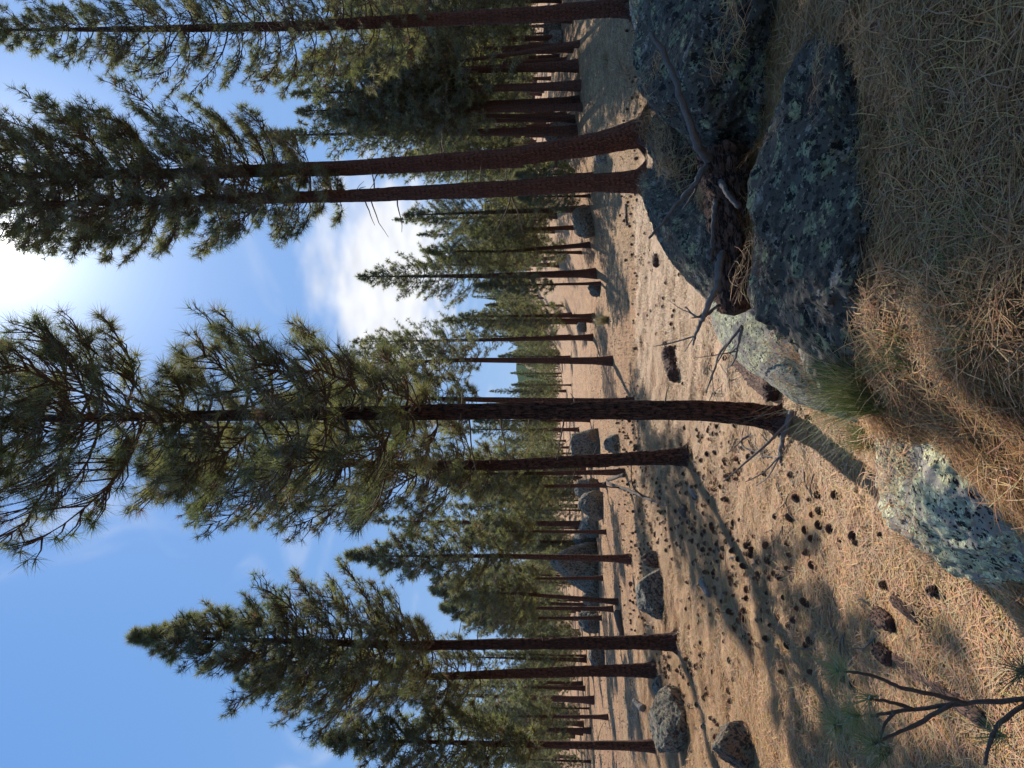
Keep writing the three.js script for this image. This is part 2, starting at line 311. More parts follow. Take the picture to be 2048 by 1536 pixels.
// trunk: world points up the stem with radii. o: crown from h0 to the top, reach(t) crown radius for t = 0..1, limbs, tufts per limb, needles per tuft, needle length and width
function pine(name, label, o) {
  const R = rng(o.seed), tree = group(name), { base, H, r0 } = o; tree.position.copy(base);
  const axis = (h) => { const L = o.line; let k = 0; while (k < L.length - 2 && L[k + 1][0] < h) k++; const [h0, x0, z0] = L[k], [h1, x1, z1] = L[k + 1], t = (h - h0) / (h1 - h0); return new THREE.Vector3(lerp(x0, x1, t), h, lerp(z0, z1, t)); };
  const rad = (h) => Math.max(0.012, r0 * (1 - 0.93 * Math.pow(clamp(h / H, 0, 1), 1.15)) + r0 * (o.flare ?? 0.55) * Math.exp(-h / (r0 * 2.2)));
  { // trunk
    const n = o.near ? 150 : o.mid ? 36 : 14, seg = o.near ? 40 : o.mid ? 14 : 7, P = [], rr = [];
    for (let k = 0; k <= n; k++) { const h = -0.25 + (H + 0.25) * Math.pow(k / n, o.near ? 1.25 : 1); P.push(axis(h)); rr.push(rad(Math.max(0, h))); }
    const A = new Acc(), ph = R() * 9;
    const bump = o.near || o.mid ? (a, len, r) => { const b = o.near ? bark.hei(a * Math.max(1, Math.round(2 * Math.PI * rr[0] / 0.5)), len) : 0.5; return (b - 0.6) * 0.03 * Math.min(1, r / 0.08) + 0.06 * r * n3(Math.cos(a * 6.283) * 0.8 + ph, Math.sin(a * 6.283) * 0.8, len * 0.9); } : null;
    A.tube(P, rr, seg, { bump });
    const g = A.geo(o.near || o.mid); mesh('trunk', g, o.barkMat ?? (o.near || o.mid ? M.bark : M.barkFar), tree);
  }
  if (o.near) for (let k = 0, a0 = R() * 6; k < 5; k++) { // roots running into the litter
    const a = a0 + k * 1.257 + (R() - 0.5) * 0.6, P = [], rr = [], reach = r0 * (2.2 + 1.6 * R()), b = axis(0);
    for (let q = 0; q <= 6; q++) { const t = q / 6, d = r0 * 0.55 + reach * t, x = b.x + Math.cos(a + 0.3 * t * (R() - 0.5)) * d, z = b.z + Math.sin(a) * d; P.push(new THREE.Vector3(x, height(base.x + x, base.z + z) - base.y + r0 * 1.5 * Math.pow(1 - t, 2.2) - 0.02, z)); rr.push(r0 * lerp(0.5, 0.16, t)); }
    const A = new Acc(); A.tube(P, rr, 12, { bump: (u, l, r) => (bark.hei(u, l * 1.5) - 0.55) * 0.25 * r }); mesh('root', A.geo(true), o.barkMat ?? M.bark, tree);
  }
  const h0 = o.h0, ga = 2.399963, nL = o.limbs; let az = R() * 6.283, allN = null, allB = null;
  if (!o.near) { allN = new Acc(); allB = new Acc(); }
  for (let k = 0; k < nL; k++) {
    const t = clamp((k + 0.5 + (R() - 0.5) * 1.5) / nL, 0, 1); az += ga + (R() - 0.5) * 0.8;
    const h = lerp(h0, H * 0.985, Math.pow(t, 0.92)), L0 = o.reach(t) * (o.even ?? (0.42 + 0.72 * R())) * (o.side ? 1 + o.side * Math.cos(az - (o.sideAz ?? 0)) : 1), L = Math.max(0.12, L0);
    const el = lerp(o.el0 ?? -0.12, o.el1 ?? 0.75, Math.pow(t, 1.1)) + (R() - 0.5) * (o.elR ?? 0.4), curl = lerp(0.42, 0.1, t) + 0.15 * R();
    const NA = allN ?? new Acc(), BA = allB ?? new Acc(), c = axis(h), bend = (R() - 0.5) * 0.5;
    const at = (s) => { const hor = L * s * Math.cos(el), a2 = az + bend * s; return new THREE.Vector3(c.x + Math.cos(a2) * hor, h + L * s * Math.sin(el) + L * curl * s * s - 0.10 * L * Math.sin(s * 3.1), c.z + Math.sin(a2) * hor); };
    const nb = o.near ? 8 : o.mid ? 4 : 2, P = [], rr = [], rb = Math.min(rad(h) * 0.55, 0.008 + 0.011 * L);
    for (let q = 0; q <= nb; q++) { const s = q / nb, p = at(s); if (o.near && q) p.add(new THREE.Vector3(R() - 0.5, R() - 0.5, R() - 0.5).multiplyScalar(0.05 * L * s)); P.push(p); rr.push(Math.max(0.003, rb * (1 - 0.8 * s))); }
    BA.tube(P, rr, o.near ? 6 : 3, { cap: false });
    const on = (s) => { const f = s * nb, q = Math.min(nb - 1, Math.floor(f)); return P[q].clone().lerp(P[q + 1], f - q); };
    const tip = P[nb].clone().sub(P[nb - 1]).normalize(), col = GREENS[(R() * GREENS.length) | 0];
    const bare = o.bare ?? 0.22, many = Math.max(3, Math.round(o.tufts * (0.4 + 0.6 * L / o.maxL)));
    tuft(NA, P[nb].x, P[nb].y, P[nb].z, tip.x, tip.y, tip.z, R, o.needles, o.nl, o.nw, 1.65, col);
    for (let m = 0; m < many; m++) {
      const s = bare + (1 - bare) * Math.pow(R(), 0.7), p = on(s), sd = m % 2 ? 1 : -1, tl = Math.min(L * 0.5, L * 0.42 * (1.15 - s) + 0.16 * Math.min(1, L)) * (0.5 + 0.7 * R()), da = az + bend * s + sd * (0.5 + 0.6 * R());
      const d = new THREE.Vector3(Math.cos(da) * Math.cos(el * 0.5), 0.28 + 0.55 * (R() - 0.25) + 0.35 * t, Math.sin(da) * Math.cos(el * 0.5)).normalize(), e = p.clone().addScaledVector(d, tl), mid = p.clone().lerp(e, 0.55); mid.y -= 0.08 * tl; e.y += 0.1 * tl;
      BA.tube(o.near ? [p, mid, e] : [p, e], o.near ? [rb * 0.35 + 0.003, rb * 0.25 + 0.003, 0.004] : [rb * 0.35 + 0.002, 0.003], 3, { cap: false });
      const cd = e.clone().sub(mid).normalize(), tint = R() < (o.dry ?? 0.06) ? [0.22, 0.13, 0.06] : col;
      tuft(NA, e.x, e.y, e.z, cd.x, cd.y, cd.z, R, o.needles, o.nl, o.nw, 1.65, tint);
      if (tl > o.nl * 1.3 && R() < 0.75) { const w = p.clone().lerp(e, 0.5 + 0.2 * R()), dd = cd.clone().add(new THREE.Vector3(R() - 0.5, 0.5 * R(), R() - 0.5)).normalize(), w2 = w.clone().addScaledVector(dd, o.nl * 0.8); BA.tube([w, w2], [0.004, 0.003], 3, { cap: false }); tuft(NA, w2.x, w2.y, w2.z, dd.x, dd.y, dd.z, R, Math.round(o.needles * 0.8), o.nl, o.nw, 1.6, tint); }
    }
    if (!allN) { const limb = mesh('limb', BA.geo(), M.twig, tree); mesh('foliage', NA.flat(), M.needle, limb, 'stuff'); }
  }
  { // leader and dead stubs below the crown
    const NA = allN ?? new Acc(), top = axis(H);
    for (let k = 0; k < 4; k++) tuft(NA, top.x, top.y - k * o.nl * 0.9, top.z, 0, 1, 0, R, o.needles, o.nl, o.nw, 1.1, GREENS[0]);
    for (let k = 0; k < (o.stubs ?? 0); k++) {
      const h = lerp(h0 * 0.3, h0 * 1.15, R()), a = R() * 6.283, c = axis(h), L = (0.25 + 0.9 * R() * R()) * (o.stubL ?? 1), P = [], rr = []; let dir = new THREE.Vector3(Math.cos(a), 0.1 - 0.35 * R(), Math.sin(a)), p = c.clone();
      for (let q = 0; q <= 5; q++) { P.push(p.clone()); rr.push(lerp(0.011, 0.003, q / 5) * (o.stubR ?? 1)); p.addScaledVector(dir, L / 5 + (q ? 0 : r0 * 0.5)); dir.add(new THREE.Vector3(R() - 0.5, R() - 0.5, R() - 0.5).multiplyScalar(0.5)).normalize(); }
      const S = allB ?? new Acc(); S.tube(P, rr, 4, {}); if (!allB) mesh('dead_branch', S.geo(), M.twig, tree);
    }
    if (allN) { mesh('branches', allB.geo(), M.twig, tree, 'stuff'); mesh('foliage', allN.flat(), M.needle, tree, 'stuff'); }
    else mesh('leader_shoot', NA.flat(), M.needle, tree, 'stuff');
  }
  return tree;
}
// a pine read off the photograph: stem pixels from the foot up, stem width, top, crown start and crown half-widths (px along the stem), all scaled by the distance of its foot
function photoPine(label, stem, width, top, crownAt, prof, opt = {}) {
  const base = opt.base ?? ground(...stem[0]), z = base.z, foot = base.y;
  const pts = stem.map(([px, py]) => atZ(px, py, z)).map((p) => [p.y - foot, p.x - base.x, 0]); pts[0] = [0, 0, 0];
  const mpp = -z / FPX, a = pts[pts.length - 1], b = pts[pts.length - 2], H = atZ(top, 768, z).y - foot;
  if (a[0] < H) pts.push([H + 0.5, a[1] + (a[1] - b[1]) * (H + 0.5 - a[0]) / (a[0] - b[0]) * 0.6, 0]);
  if (opt.curve) for (const p of pts) p[2] += opt.curve * p[0];
  const h0 = atZ(crownAt, 768, z).y - foot, stops = prof.map(([px, w]) => [clamp((atZ(px, 768, z).y - foot - h0) / (H - h0), 0, 1), w * mpp]).sort((p, q) => p[0] - q[0]);
  const reach = (t) => { let k = 0; while (k < stops.length - 2 && stops[k + 1][0] < t) k++; const [t0, w0] = stops[k], [t1, w1] = stops[k + 1]; return Math.max(0.05, lerp(w0, w1, clamp((t - t0) / Math.max(1e-6, t1 - t0), 0, 1))); };
  const maxL = Math.max(...stops.map((s) => s[1]));
  return tag(pine('pine_tree', label, { base, H, r0: (width / 2) * mpp, line: pts, h0, reach, maxL, nl: 0.19, nw: 0.006, ...opt }), label, 'tree', opt.group);
}
const NEAR = { near: true, limbs: 120, tufts: 22, needles: 26, stubs: 8, nw: 0.012 };
const MID = { mid: true, limbs: 130, tufts: 15, needles: 15, nw: 0.025, nl: 0.24, stubs: 6 };
const FARP = { limbs: 64, tufts: 7, needles: 9, nw: 0.045, nl: 0.28, stubs: 2 };

photoPine('tall straight pine with a curved foot beside the split bark slab and twig litter', [[1568, 842], [1500, 828], [1400, 820], [1000, 822], [500, 830], [0, 838]], 40, -430, 870, [[870, 120], [720, 230], [500, 215], [300, 245], [0, 210], [-220, 140], [-430, 15]], { ...NEAR, seed: 21, barkMat: M.barkGrey, tufts: 28, limbs: 115, needles: 36, nl: 0.20, nw: 0.0085, side: 0.16, sideAz: Math.PI, flare: 0.5, stubs: 12, bare: 0.16, el0: -0.3, el1: 0.5, elR: 0.8 });
photoPine('reddish pine standing behind the nearest straight pine, a dead branch leaning at its foot', [[1380, 912], [1000, 931], [600, 927], [300, 927]], 28, 270, 980, [[980, 80], [860, 170], [650, 170], [450, 110], [270, 10]], { ...NEAR, seed: 22, limbs: 120, barkMat: M.barkGrey });
photoPine('full conical pine with dark crown and bare lower trunk, alone against open sky', [[1360, 1284], [1100, 1287], [830, 1291], [260, 1272]], 27, 256, 870, [[870, 90], [760, 150], [620, 135], [460, 80], [350, 40], [290, 14], [256, 3]], { ...NEAR, seed: 23, limbs: 150, tufts: 28, barkMat: M.barkGrey });
photoPine('slimmer pine just behind the dark conical pine', [[1314, 1340], [1150, 1343], [900, 1352], [520, 1362]], 23, 470, 970, [[970, 60], [880, 115], [700, 105], [560, 60], [470, 8]], { ...NEAR, seed: 24, limbs: 110 });
photoPine('thin pine rising behind the speckled boulder at the clearing edge', [[1312, 1492], [1000, 1488], [650, 1478]], 19, 645, 1080, [[1080, 30], [950, 80], [800, 62], [645, 6]], { ...MID, seed: 25 });
photoPine('tall straight pine rising behind the pointed dark rock', [[1298, 362], [1200, 365], [1000, 378], [700, 392], [300, 402], [0, 410]], 36, -230, 690, [[690, 60], [570, 130], [400, 158], [200, 142], [0, 105], [-230, 10]], { ...NEAR, seed: 31, side: 0.2, limbs: 150, tufts: 32, needles: 22, nw: 0.017, nl: 0.24, stubs: 14, stubL: 2.2, stubR: 2 });
photoPine('tall pine with a bowed trunk rising behind the lichen boulders', [[1296, 262], [1200, 287], [1000, 318], [700, 336], [400, 346], [0, 352]], 42, -260, 620, [[620, 70], [520, 140], [350, 165], [150, 165], [0, 140], [-260, 10]], { ...NEAR, seed: 32, limbs: 150, tufts: 32, needles: 22, nw: 0.017, nl: 0.24, stubs: 10, stubL: 1.6, stubR: 2 });
photoPine('tall pine beside the pale boulder, its narrow crown ending in a spire', [[1268, 12], [1100, 27], [900, 38], [600, 52], [300, 58], [0, 60]], 32, -70, 860, [[860, 90], [700, 150], [500, 135], [300, 105], [150, 70], [0, 40], [-70, 5]], { ...NEAR, seed: 33, limbs: 160, tufts: 26, needles: 20, nw: 0.018, nl: 0.24, stubs: 6, stubR: 2 });
// middle distance, each with its own place
const mids = [
  ['thin leaning pine close behind the pine with the dead branch at its foot', [[1250, 944], [1000, 948]], 12, 850, 1090, 55],
  ['pine half hidden behind the nearest straight trunk', [[1268, 805], [1000, 800], [800, 796]], 16, 560, 960, 85],
  ['pine with a long bare trunk and a squarish crown beside the gap of sky', [[1225, 722], [930, 720], [650, 730]], 15, 630, 960, 78],
  ['slender pine behind the straw bunchgrass, crown touching the squarish one', [[1186, 675], [950, 680]], 11, 700, 1000, 52],
  ['small pointed pine behind the straw bunchgrass', [[1190, 632], [918, 632]], 9, 918, 1130, 40],
  ['dark spire-topped pine standing alone against the white cloud', [[1192, 547], [950, 552], [712, 553]], 16, 712, 1020, 66],
  ['very thin pine beside the spire-topped pine', [[1202, 567], [980, 571]], 7, 950, 1110, 28],
  ['slim pine with a notched top beside the white cloud', [[1180, 490], [1000, 503], [850, 502]], 10, 845, 1090, 52],
  ['short bushy pine behind the pale needle-covered slab', [[1165, 455], [930, 462]], 10, 930, 1100, 52],
  ['dark broad pine against the cloud behind the pale slab', [[1172, 418], [820, 430]], 13, 806, 1110, 75],
  ['stout forked-looking pine on the low rise', [[1160, 204], [1000, 208], [820, 215]], 19, 590, 960, 85],
  ['thinner pine leaning close beside the stout pine on the rise', [[1165, 214], [900, 224]], 13, 650, 980, 70],
  ['slim dark pine on the rise in front of the brown boulder', [[1150, 238], [1000, 232]], 12, 640, 960, 85],
  ['thin pine leaning over the shaded meadow', [[1158, 88], [1000, 112], [850, 130]], 11, 690, 930, 75],
  ['thin pine with bare trunk in front of the boulder heap', [[1262, 1118], [1000, 1112], [740, 1112]], 15, 690, 1030, 74],
  ['thin pine leaning slightly beside a pair of slim trunks', [[1237, 1204], [1050, 1188], [880, 1180]], 11, 860, 1080, 55],
  ['thin straight pine of a close pair', [[1226, 1218], [900, 1214]], 10, 880, 1070, 55],
  ['slim pine trunk standing right of a low dark boulder', [[1203, 1236], [940, 1236]], 8, 920, 1090, 50],
  ['slim pine between the round boulders', [[1212, 970], [930, 976]], 9, 900, 1110, 48],
  ['very slim pine beside the grey round boulders', [[1212, 1064], [960, 1062]], 8, 930, 1070, 48],
  ['slim pine just in front of the tallest boulder', [[1205, 1156], [960, 1158]], 8, 930, 1080, 50],
  ['slim dark pine at the clearing edge past the speckled boulder', [[1216, 1434], [960, 1432]], 9, 930, 1110, 55],
  ['young bright green pine between the two tall trunks', [[1185, 348], [1040, 350]], 6, 1030, 1150, 34],
  ['young bushy green pine behind the pointed dark rock', [[1180, 392], [1030, 394]], 6, 1035, 1160, 36],
];
mids.forEach(([label, stem, w, top, c0, hw], k) => photoPine(label, stem, w, top, c0, [[c0, hw * 0.6], [lerp(c0, top, 0.25), hw], [lerp(c0, top, 0.6), hw * 0.72], [top, 4]], { ...MID, seed: 60 + k, limbs: hw > 45 ? 130 : 80, tufts: hw > 60 ? 16 : 11 }));

// background stand: a few grown pines, copied
{
  const R = rng(900), protos = [];
  for (let k = 0; k < 7; k++) {
    const H = 8.5 + k * 0.9, h0 = [1.2, 2.6, 0.8, 3.2, 2.0, 3.8, 1.5][k], rc = [1.5, 1.4, 1.7, 1.5, 1.9, 1.6, 2.0][k];
    protos.push([pine('pine_tree', '', { seed: 400 + k, base: new THREE.Vector3(), H, r0: 0.13 + 0.012 * k, line: [[0, 0, 0], [H, (R() - 0.5) * 0.5, 0]], h0, reach: (t) => rc * (t < 0.2 ? 0.6 + 2 * t : 1 - (t - 0.2) / 0.85), maxL: rc, ...FARP, limbs: 120, tufts: 12 }), H]);
  }
  const put = (x, z, s, k, label, grp) => { const o = protos[k][0].clone(); o.name = 'pine_tree'; o.position.set(x, height(x, z) - 0.05, z); o.rotation.y = R() * 6.28; o.scale.setScalar(s); tag(o, label, 'tree', grp); };
  let n = 0;
  for (let tries = 0; n < 212 && tries < 4000; tries++) {
    const d = 42 + 120 * Math.pow(R(), 1.15), x = (R() * 2 - 1) * 0.66 * d, px = 768 - (x / d) * FPX;
    if (Math.abs(px - 745) < 70 && d < 68) continue;              // the open strip between the stands
    put(x, -d, 0.75 + 0.5 * R(), (R() * 7) | 0, x > 8 ? 'slender pine in the dense stand beyond the rise' : x < -6 ? 'slender pine in the stand beyond the boulders' : 'slender pine in the distant stand across the straw meadow', x > 8 ? 'pines beyond the rise' : x < -6 ? 'pines beyond the boulders' : 'distant pines across the meadow'); n++;
  }
  for (let k = 0; k < 34; k++) { const d = 44 + 26 * R(), x = -d * (0.10 + 0.46 * R()); put(x, -d, 0.42 + 0.22 * R(), k % 2 ? 2 : 0, 'low bushy young pine filling the gap under the stand beyond the boulders', 'young pines beyond the boulders'); }
  // the far wood behind them, one mass
  const far = [], m4 = new THREE.Matrix4(), turn = new THREE.Quaternion(), up = new THREE.Vector3(0, 1, 0);
  for (let k = 0; k < 520; k++) { const d = 150 + 130 * R(), x = (R() * 2 - 1) * 0.7 * d; far.push([new THREE.Vector3(x, height(x, -d) - 0.2, -d), turn.clone().setFromAxisAngle(up, R() * 6.28), 0.8 + 0.6 * R()]); }
  for (const part of ['trunk', 'foliage']) {
    const src = protos[2][0].children.find((q) => q.name === part), im = new THREE.InstancedMesh(src.geometry, src.material, far.length); im.name = part === 'trunk' ? 'far_wood_stems' : 'far_wood_foliage'; im.castShadow = im.receiveShadow = true;
    far.forEach(([v, q, f], k) => im.setMatrixAt(k, m4.compose(v, q, new THREE.Vector3(f, f, f))));
    tag(im, part === 'trunk' ? 'dark stems of the far wood' : 'green mass of the far wood', 'woodland', null, 'stuff');
  }
  for (let k = 0; k < 16; k++) { const d = 30 + 14 * R(), x = d * (0.36 + 0.26 * R()); put(x, -d, 1.0 + 0.3 * R(), 3 + ((R() * 4) | 0), 'tall pine crowding the low rise behind the shaded meadow', 'pines on the low rise'); }
  // the wood goes on round and behind the camera and keeps the low sky off the bank
  for (let k = 0; k < 34; k++) {
    const a = 0.75 + (k / 33) * (2 * Math.PI - 1.5) + (R() - 0.5) * 0.12, d = 9 + 14 * R(), x = Math.sin(a) * d, z = -Math.cos(a) * d;
    put(x, z, 1.1 + 0.4 * R(), (R() * 7) | 0, 'pine of the stand behind the needle-covered bank', 'pines behind the bank');
  }
}

// ---------------------------------------------------------------- rocks
const lichenColor = (x, y, z, o) => {
  const w = 0.04 * n3(x * 9, y * 9, z * 9), e = fbm3(x * 1.1 + 3, y * 1.1, z * 1.1, 3);
  let g = 0.37 + 0.07 * fbm3(x * 6, y * 6, z * 6, 3) + 0.05 * n3(x * 60, y * 60, z * 60); let c = [g * o.tone[0] * 1.2, g * o.tone[1], g * o.tone[2] * 0.78];
  const crust = (f, s, t0, t1) => ss(t0, t1, fbm3((x + w) * f + s, (y + w) * f, (z - w) * f, 4) + 0.14 * n3(x * f * 7 + s, y * f * 7, z * f * 7));
  const mixTo = (q, m) => { c = c.map((k, i) => lerp(k, q[i], m)); };
  const fade = n3(x * 45 + 9, y * 45, z * 45) * 0.15 + 0.85;
  mixTo([0.33, 0.34, 0.25].map((k) => k * fade), crust(5, 20, 0.10 - o.pale * 0.25, 0.17 - o.pale * 0.25) * 0.85);
  mixTo([0.42, 0.43, 0.30].map((k) => k * fade), crust(11, 50, 0.22 - o.pale * 0.22, 0.26 - o.pale * 0.22) * 0.9);
  mixTo([0.045, 0.045, 0.045], crust(9, 80, 0.20 - o.dark * 0.22 + 0.12 * e, 0.24 - o.dark * 0.22 + 0.12 * e) * 0.92);
  mixTo([0.06, 0.055, 0.05], crust(24, 110, 0.30 - o.dark * 0.15, 0.34 - o.dark * 0.15) * 0.9);
  return c;
};
function rock(name, label, category, o) {
  const R = rng(o.seed), n = o.n ?? 40, q = new THREE.Quaternion().setFromEuler(new THREE.Euler(...(o.rot ?? [0, 0, 0]))), cuts = [], A = new Acc();
  for (let k = 0; k < (o.cuts ?? 6); k++) { const v = new THREE.Vector3(R() * 2 - 1, R() * 1.6 - 0.6, R() * 2 - 1).normalize(); cuts.push([v, (o.cutAt ?? 0.72) + 0.22 * R()]); }
  const s = rng(o.seed + 7)() * 50, look = { tone: o.skin === M.rockDark ? [0.82, 0.68, 0.50] : o.skin ? [1.06, 0.94, 0.78] : [1, 1, 1], pale: 0.3, dark: 0.12, ...o.look }, size = Math.max(...o.r), p = new THREE.Vector3(), ex = o.square ?? 0.0;
  const tile = o.skin ? 1.6 : 0.5, broad = (w) => { const g = 0.95 + 0.3 * fbm3(w.x * 1.7, w.y * 1.7, w.z * 1.7, 3); return look.tone.map((k) => k * g); };
  const faces = [[0, 1, 2], [0, -1, 2], [1, 1, 0], [1, -1, 0], [2, 1, 1], [2, -1, 1]];
  faces.forEach(([ax, sg], f) => {
    const start = A.p.length / 3, b = (ax + 1) % 3, d = (ax + 2) % 3;
    for (let j = 0; j <= n; j++) for (let i = 0; i <= n; i++) {
      const a = [0, 0, 0]; a[ax] = sg; a[b] = Math.tan(((i / n) * 2 - 1) * Math.PI / 4); a[d] = Math.tan(((j / n) * 2 - 1) * Math.PI / 4);
      p.set(...a).normalize(); const m = Math.max(Math.abs(p.x), Math.abs(p.y), Math.abs(p.z)); p.multiplyScalar(lerp(1, Math.min(1.35, 0.95 / m), ex));
      for (const [v, k] of cuts) { const t = p.dot(v) - k; if (t > 0) p.addScaledVector(v, -t * 0.85); }
      const u = p.clone(); if (o.taper) { const t = 1 - o.taper * (u.x + 1) / 2; p.y *= t; p.z *= t; }
      const bump = (o.amp ?? 0.12) * fbm3(u.x * 1.4 + s, u.y * 1.4, u.z * 1.4, 4) + (o.amp ?? 0.12) * 0.28 * fbm3(u.x * 7 + s, u.y * 7, u.z * 7, 3);
      p.multiplyScalar(1 + bump).multiply(new THREE.Vector3(...o.r)).applyQuaternion(q);
      const w = p.clone().add(o.c);
      A.v(p.x, p.y, p.z, 0, 1, 0, ((i / n) * o.r[b] * 1.7 + f * 0.31) / tile, ((j / n) * o.r[d] * 1.7 + f * 0.47) / tile, o.skin ? broad(w) : lichenColor(w.x, w.y, w.z, look));
    }
    for (let j = 0; j < n; j++) for (let i = 0; i < n; i++) { const a = start + j * (n + 1) + i, c = a + 1, e = a + n + 1, g = e + 1; if (sg > 0) { A.tri(a, c, e); A.tri(c, g, e); } else { A.tri(a, e, c); A.tri(c, e, g); } }
  });
  const o3 = mesh(name, A.geo(true), o.skin ?? M.rock); o3.position.copy(o.c);
  return tag(o3, label, category, o.group);
}
const V = (x, y, z) => new THREE.Vector3(x, y, z);
rock('lichen_boulder', 'big dark boulder crusted with pale green lichen, tapering spine under needles', 'boulder', { c: V(1.02, 0.84, -3.5), r: [1.0, 0.66, 0.86], rot: [0.15, 0.16, -0.04], taper: 0.45, seed: 71, n: 110, amp: 0.16, cuts: 7, skin: M.rockDark });
rock('lichen_boulder', 'large rounded dark boulder with a bare branch lying across its face', 'boulder', { c: V(2.55, 1.1, -5.0), r: [1.0, 0.72, 0.8], rot: [0, 0.3, 0], seed: 72, n: 90, amp: 0.12, cuts: 5, skin: M.rockDark });
rock('rock_slab', 'pointed dark slab leaning up beyond the fallen log', 'rock', { c: V(1.42, 0.88, -6.4), r: [1.42, 0.5, 0.5], rot: [0, 0.85, 0.28], seed: 73, n: 90, amp: 0.1, cuts: 6, skin: M.rockDark });
rock('lichen_boulder', 'small dark rock wedged between the pointed slab and the large boulder', 'rock', { c: V(2.35, 1.15, -6.6), r: [0.42, 0.36, 0.4], seed: 74, n: 50, skin: M.rockDark });
rock('rock_slab', 'smooth grey slab sloping down the bank above the bark slab', 'rock', { c: V(0.42, 0.42, -5.55), r: [1.25, 0.52, 0.5], rot: [0.2, 1.15, 0.12], seed: 75, n: 80, amp: 0.08, cuts: 4, skin: M.rockPale, look: { tone: [0.80, 0.71, 0.61] } });
rock('lichen_slab', 'pale lichen-covered slab on the bank below the green bunchgrass', 'rock', { c: V(-0.3, 0.24, -3.3), r: [0.62, 0.5, 0.95], rot: [0, 0.42, 0.22], seed: 76, n: 110, amp: 0.12, cuts: 5, skin: M.rockPale });
rock('lichen_slab', 'low grey slab half buried in dry needles', 'rock', { c: V(0.05, 0.52, -2.55), r: [0.42, 0.36, 0.3], rot: [0, 0.3, 0.1], seed: 77, n: 70, skin: M.rockPale, look: { tone: [0.80, 0.71, 0.61] } });
rock('lichen_slab', 'small flat grey rock showing through needles beside the big lichen boulder', 'rock', { c: V(0.28, 0.78, -3.7), r: [0.2, 0.2, 0.3], rot: [0, 0.4, 0], seed: 78, n: 50, skin: M.rockPale, look: { tone: [0.80, 0.71, 0.61] } });
rock('pale_boulder', 'pale grey smooth boulder in sunlight beside the tall spire pine', 'boulder', { c: V(4.3, 0.95, -7.6), r: [0.9, 0.62, 0.6], seed: 79, n: 60, skin: M.rockPale, look: { tone: [0.80, 0.71, 0.61] } });
// boulders resting on the flat ground: pixel of the foot, width, height (px)
const boulders = [
  ['speckled grey boulder with a flat facet, in front of the thin pine', [1376, 1458], 126, 76, 81, { square: 0.35, look: { tone: [1.25, 1.15, 1.0], pale: 0.3, dark: 0.35 } }],
  ['brown rounded boulder in the shade at the edge of the needles', [1512, 1506], 86, 84, 82, { look: { tone: [0.95, 0.75, 0.6], pale: 0.0, dark: 0.35 } }],
  ['dark humped boulder with a pale sloping flank', [1332, 1196], 110, 58, 83, { square: 0.2, look: { tone: [1, 1, 1], pale: 0.2, dark: 0.5 } }],
  ['small reddish boulder leaning against the dark humped one', [1322, 1122], 36, 40, 84, { look: { tone: [0.95, 0.62, 0.48], pale: 0, dark: 0.3 } }],
  ['small pale rock beside the speckled boulder', [1330, 1380], 44, 24, 85, {}],
  ['squarish boulder with one broad flat face', [1199, 887], 56, 62, 86, { square: 0.75, look: { tone: [0.9, 0.88, 0.86], pale: 0, dark: 0.25 } }],
  ['long low grey rock in front of the squarish boulder', [1236, 888], 44, 30, 87, {}],
  ['tallest boulder of the heap, with a pine bush before it', [1196, 1136], 90, 98, 88, { square: 0.3, look: { tone: [1.0, 0.9, 0.8], pale: 0, dark: 0.2 } }],
  ['rounded boulder at the heap beside the tallest', [1198, 1168], 60, 52, 89, {}],
  ['pale cracked boulder of the heap with a dark hollow below', [1192, 1082], 48, 50, 90, { square: 0.3 }],
  ['egg-shaped grey boulder beside a very slim pine', [1196, 1054], 50, 40, 91, {}],
  ['grey round boulder next to the slim trunk', [1206, 1014], 60, 52, 92, {}],
  ['smooth boulder leaning on the grey round one', [1196, 982], 48, 50, 93, { square: 0.2 }],
  ['small grey boulder at the end of the heap', [1198, 1200], 34, 36, 94, {}],
  ['low dark boulder behind the slim trunks', [1197, 1246], 50, 42, 95, { look: { tone: [0.7, 0.66, 0.62], pale: 0, dark: 0.5 } }],
  ['dark low boulder at the edge of the far stand', [1208, 1318], 48, 32, 96, { look: { tone: [0.7, 0.68, 0.66], pale: 0, dark: 0.5 } }],
  ['brown boulder behind the bowed trunk', [1150, 262], 46, 66, 97, { look: { tone: [0.85, 0.66, 0.52], pale: 0, dark: 0.3 } }],
  ['pale angular boulder of a pair on the rise', [1126, 76], 40, 40, 98, { square: 0.4, look: { tone: [1.3, 1.2, 1.1], pale: 0.1, dark: 0.1 } }],
  ['brown boulder of a pair on the rise', [1122, 50], 46, 44, 99, { look: { tone: [0.9, 0.7, 0.55], pale: 0, dark: 0.3 } }],
  ['flat pale stone in the meadow between the two tall trunks', [1212, 312], 30, 22, 100, { square: 0.3, look: { tone: [1.3, 1.3, 1.3], pale: 0.1, dark: 0 } }],
  ['broad low pale slab covered with needles', [1184, 440], 74, 46, 101, { look: { tone: [1.35, 1.1, 0.88], pale: 0, dark: 0 } }],
  ['dark rock at the foot of the spire-topped pine', [1200, 578], 30, 26, 102, { look: { tone: [0.6, 0.6, 0.6], pale: 0, dark: 0.4 } }],
  ['small pale rock past the straw bunchgrass', [1172, 652], 26, 20, 103, {}],
];
for (const [label, foot, w, h, seed, x] of boulders) {
  const b = ground(...foot), k = -b.z / FPX, rx = (w * k) / 2, ry = (h * k) * 0.62;
  rock('boulder', label, 'boulder', { c: V(b.x, b.y + ry * 0.42, b.z - rx * 0.6), r: [rx * 1.02, ry * 1.1, rx * 0.95], rot: [0, seed, 0], seed, n: 40, amp: 0.1, cuts: 8, cutAt: 0.66, ...x });
}
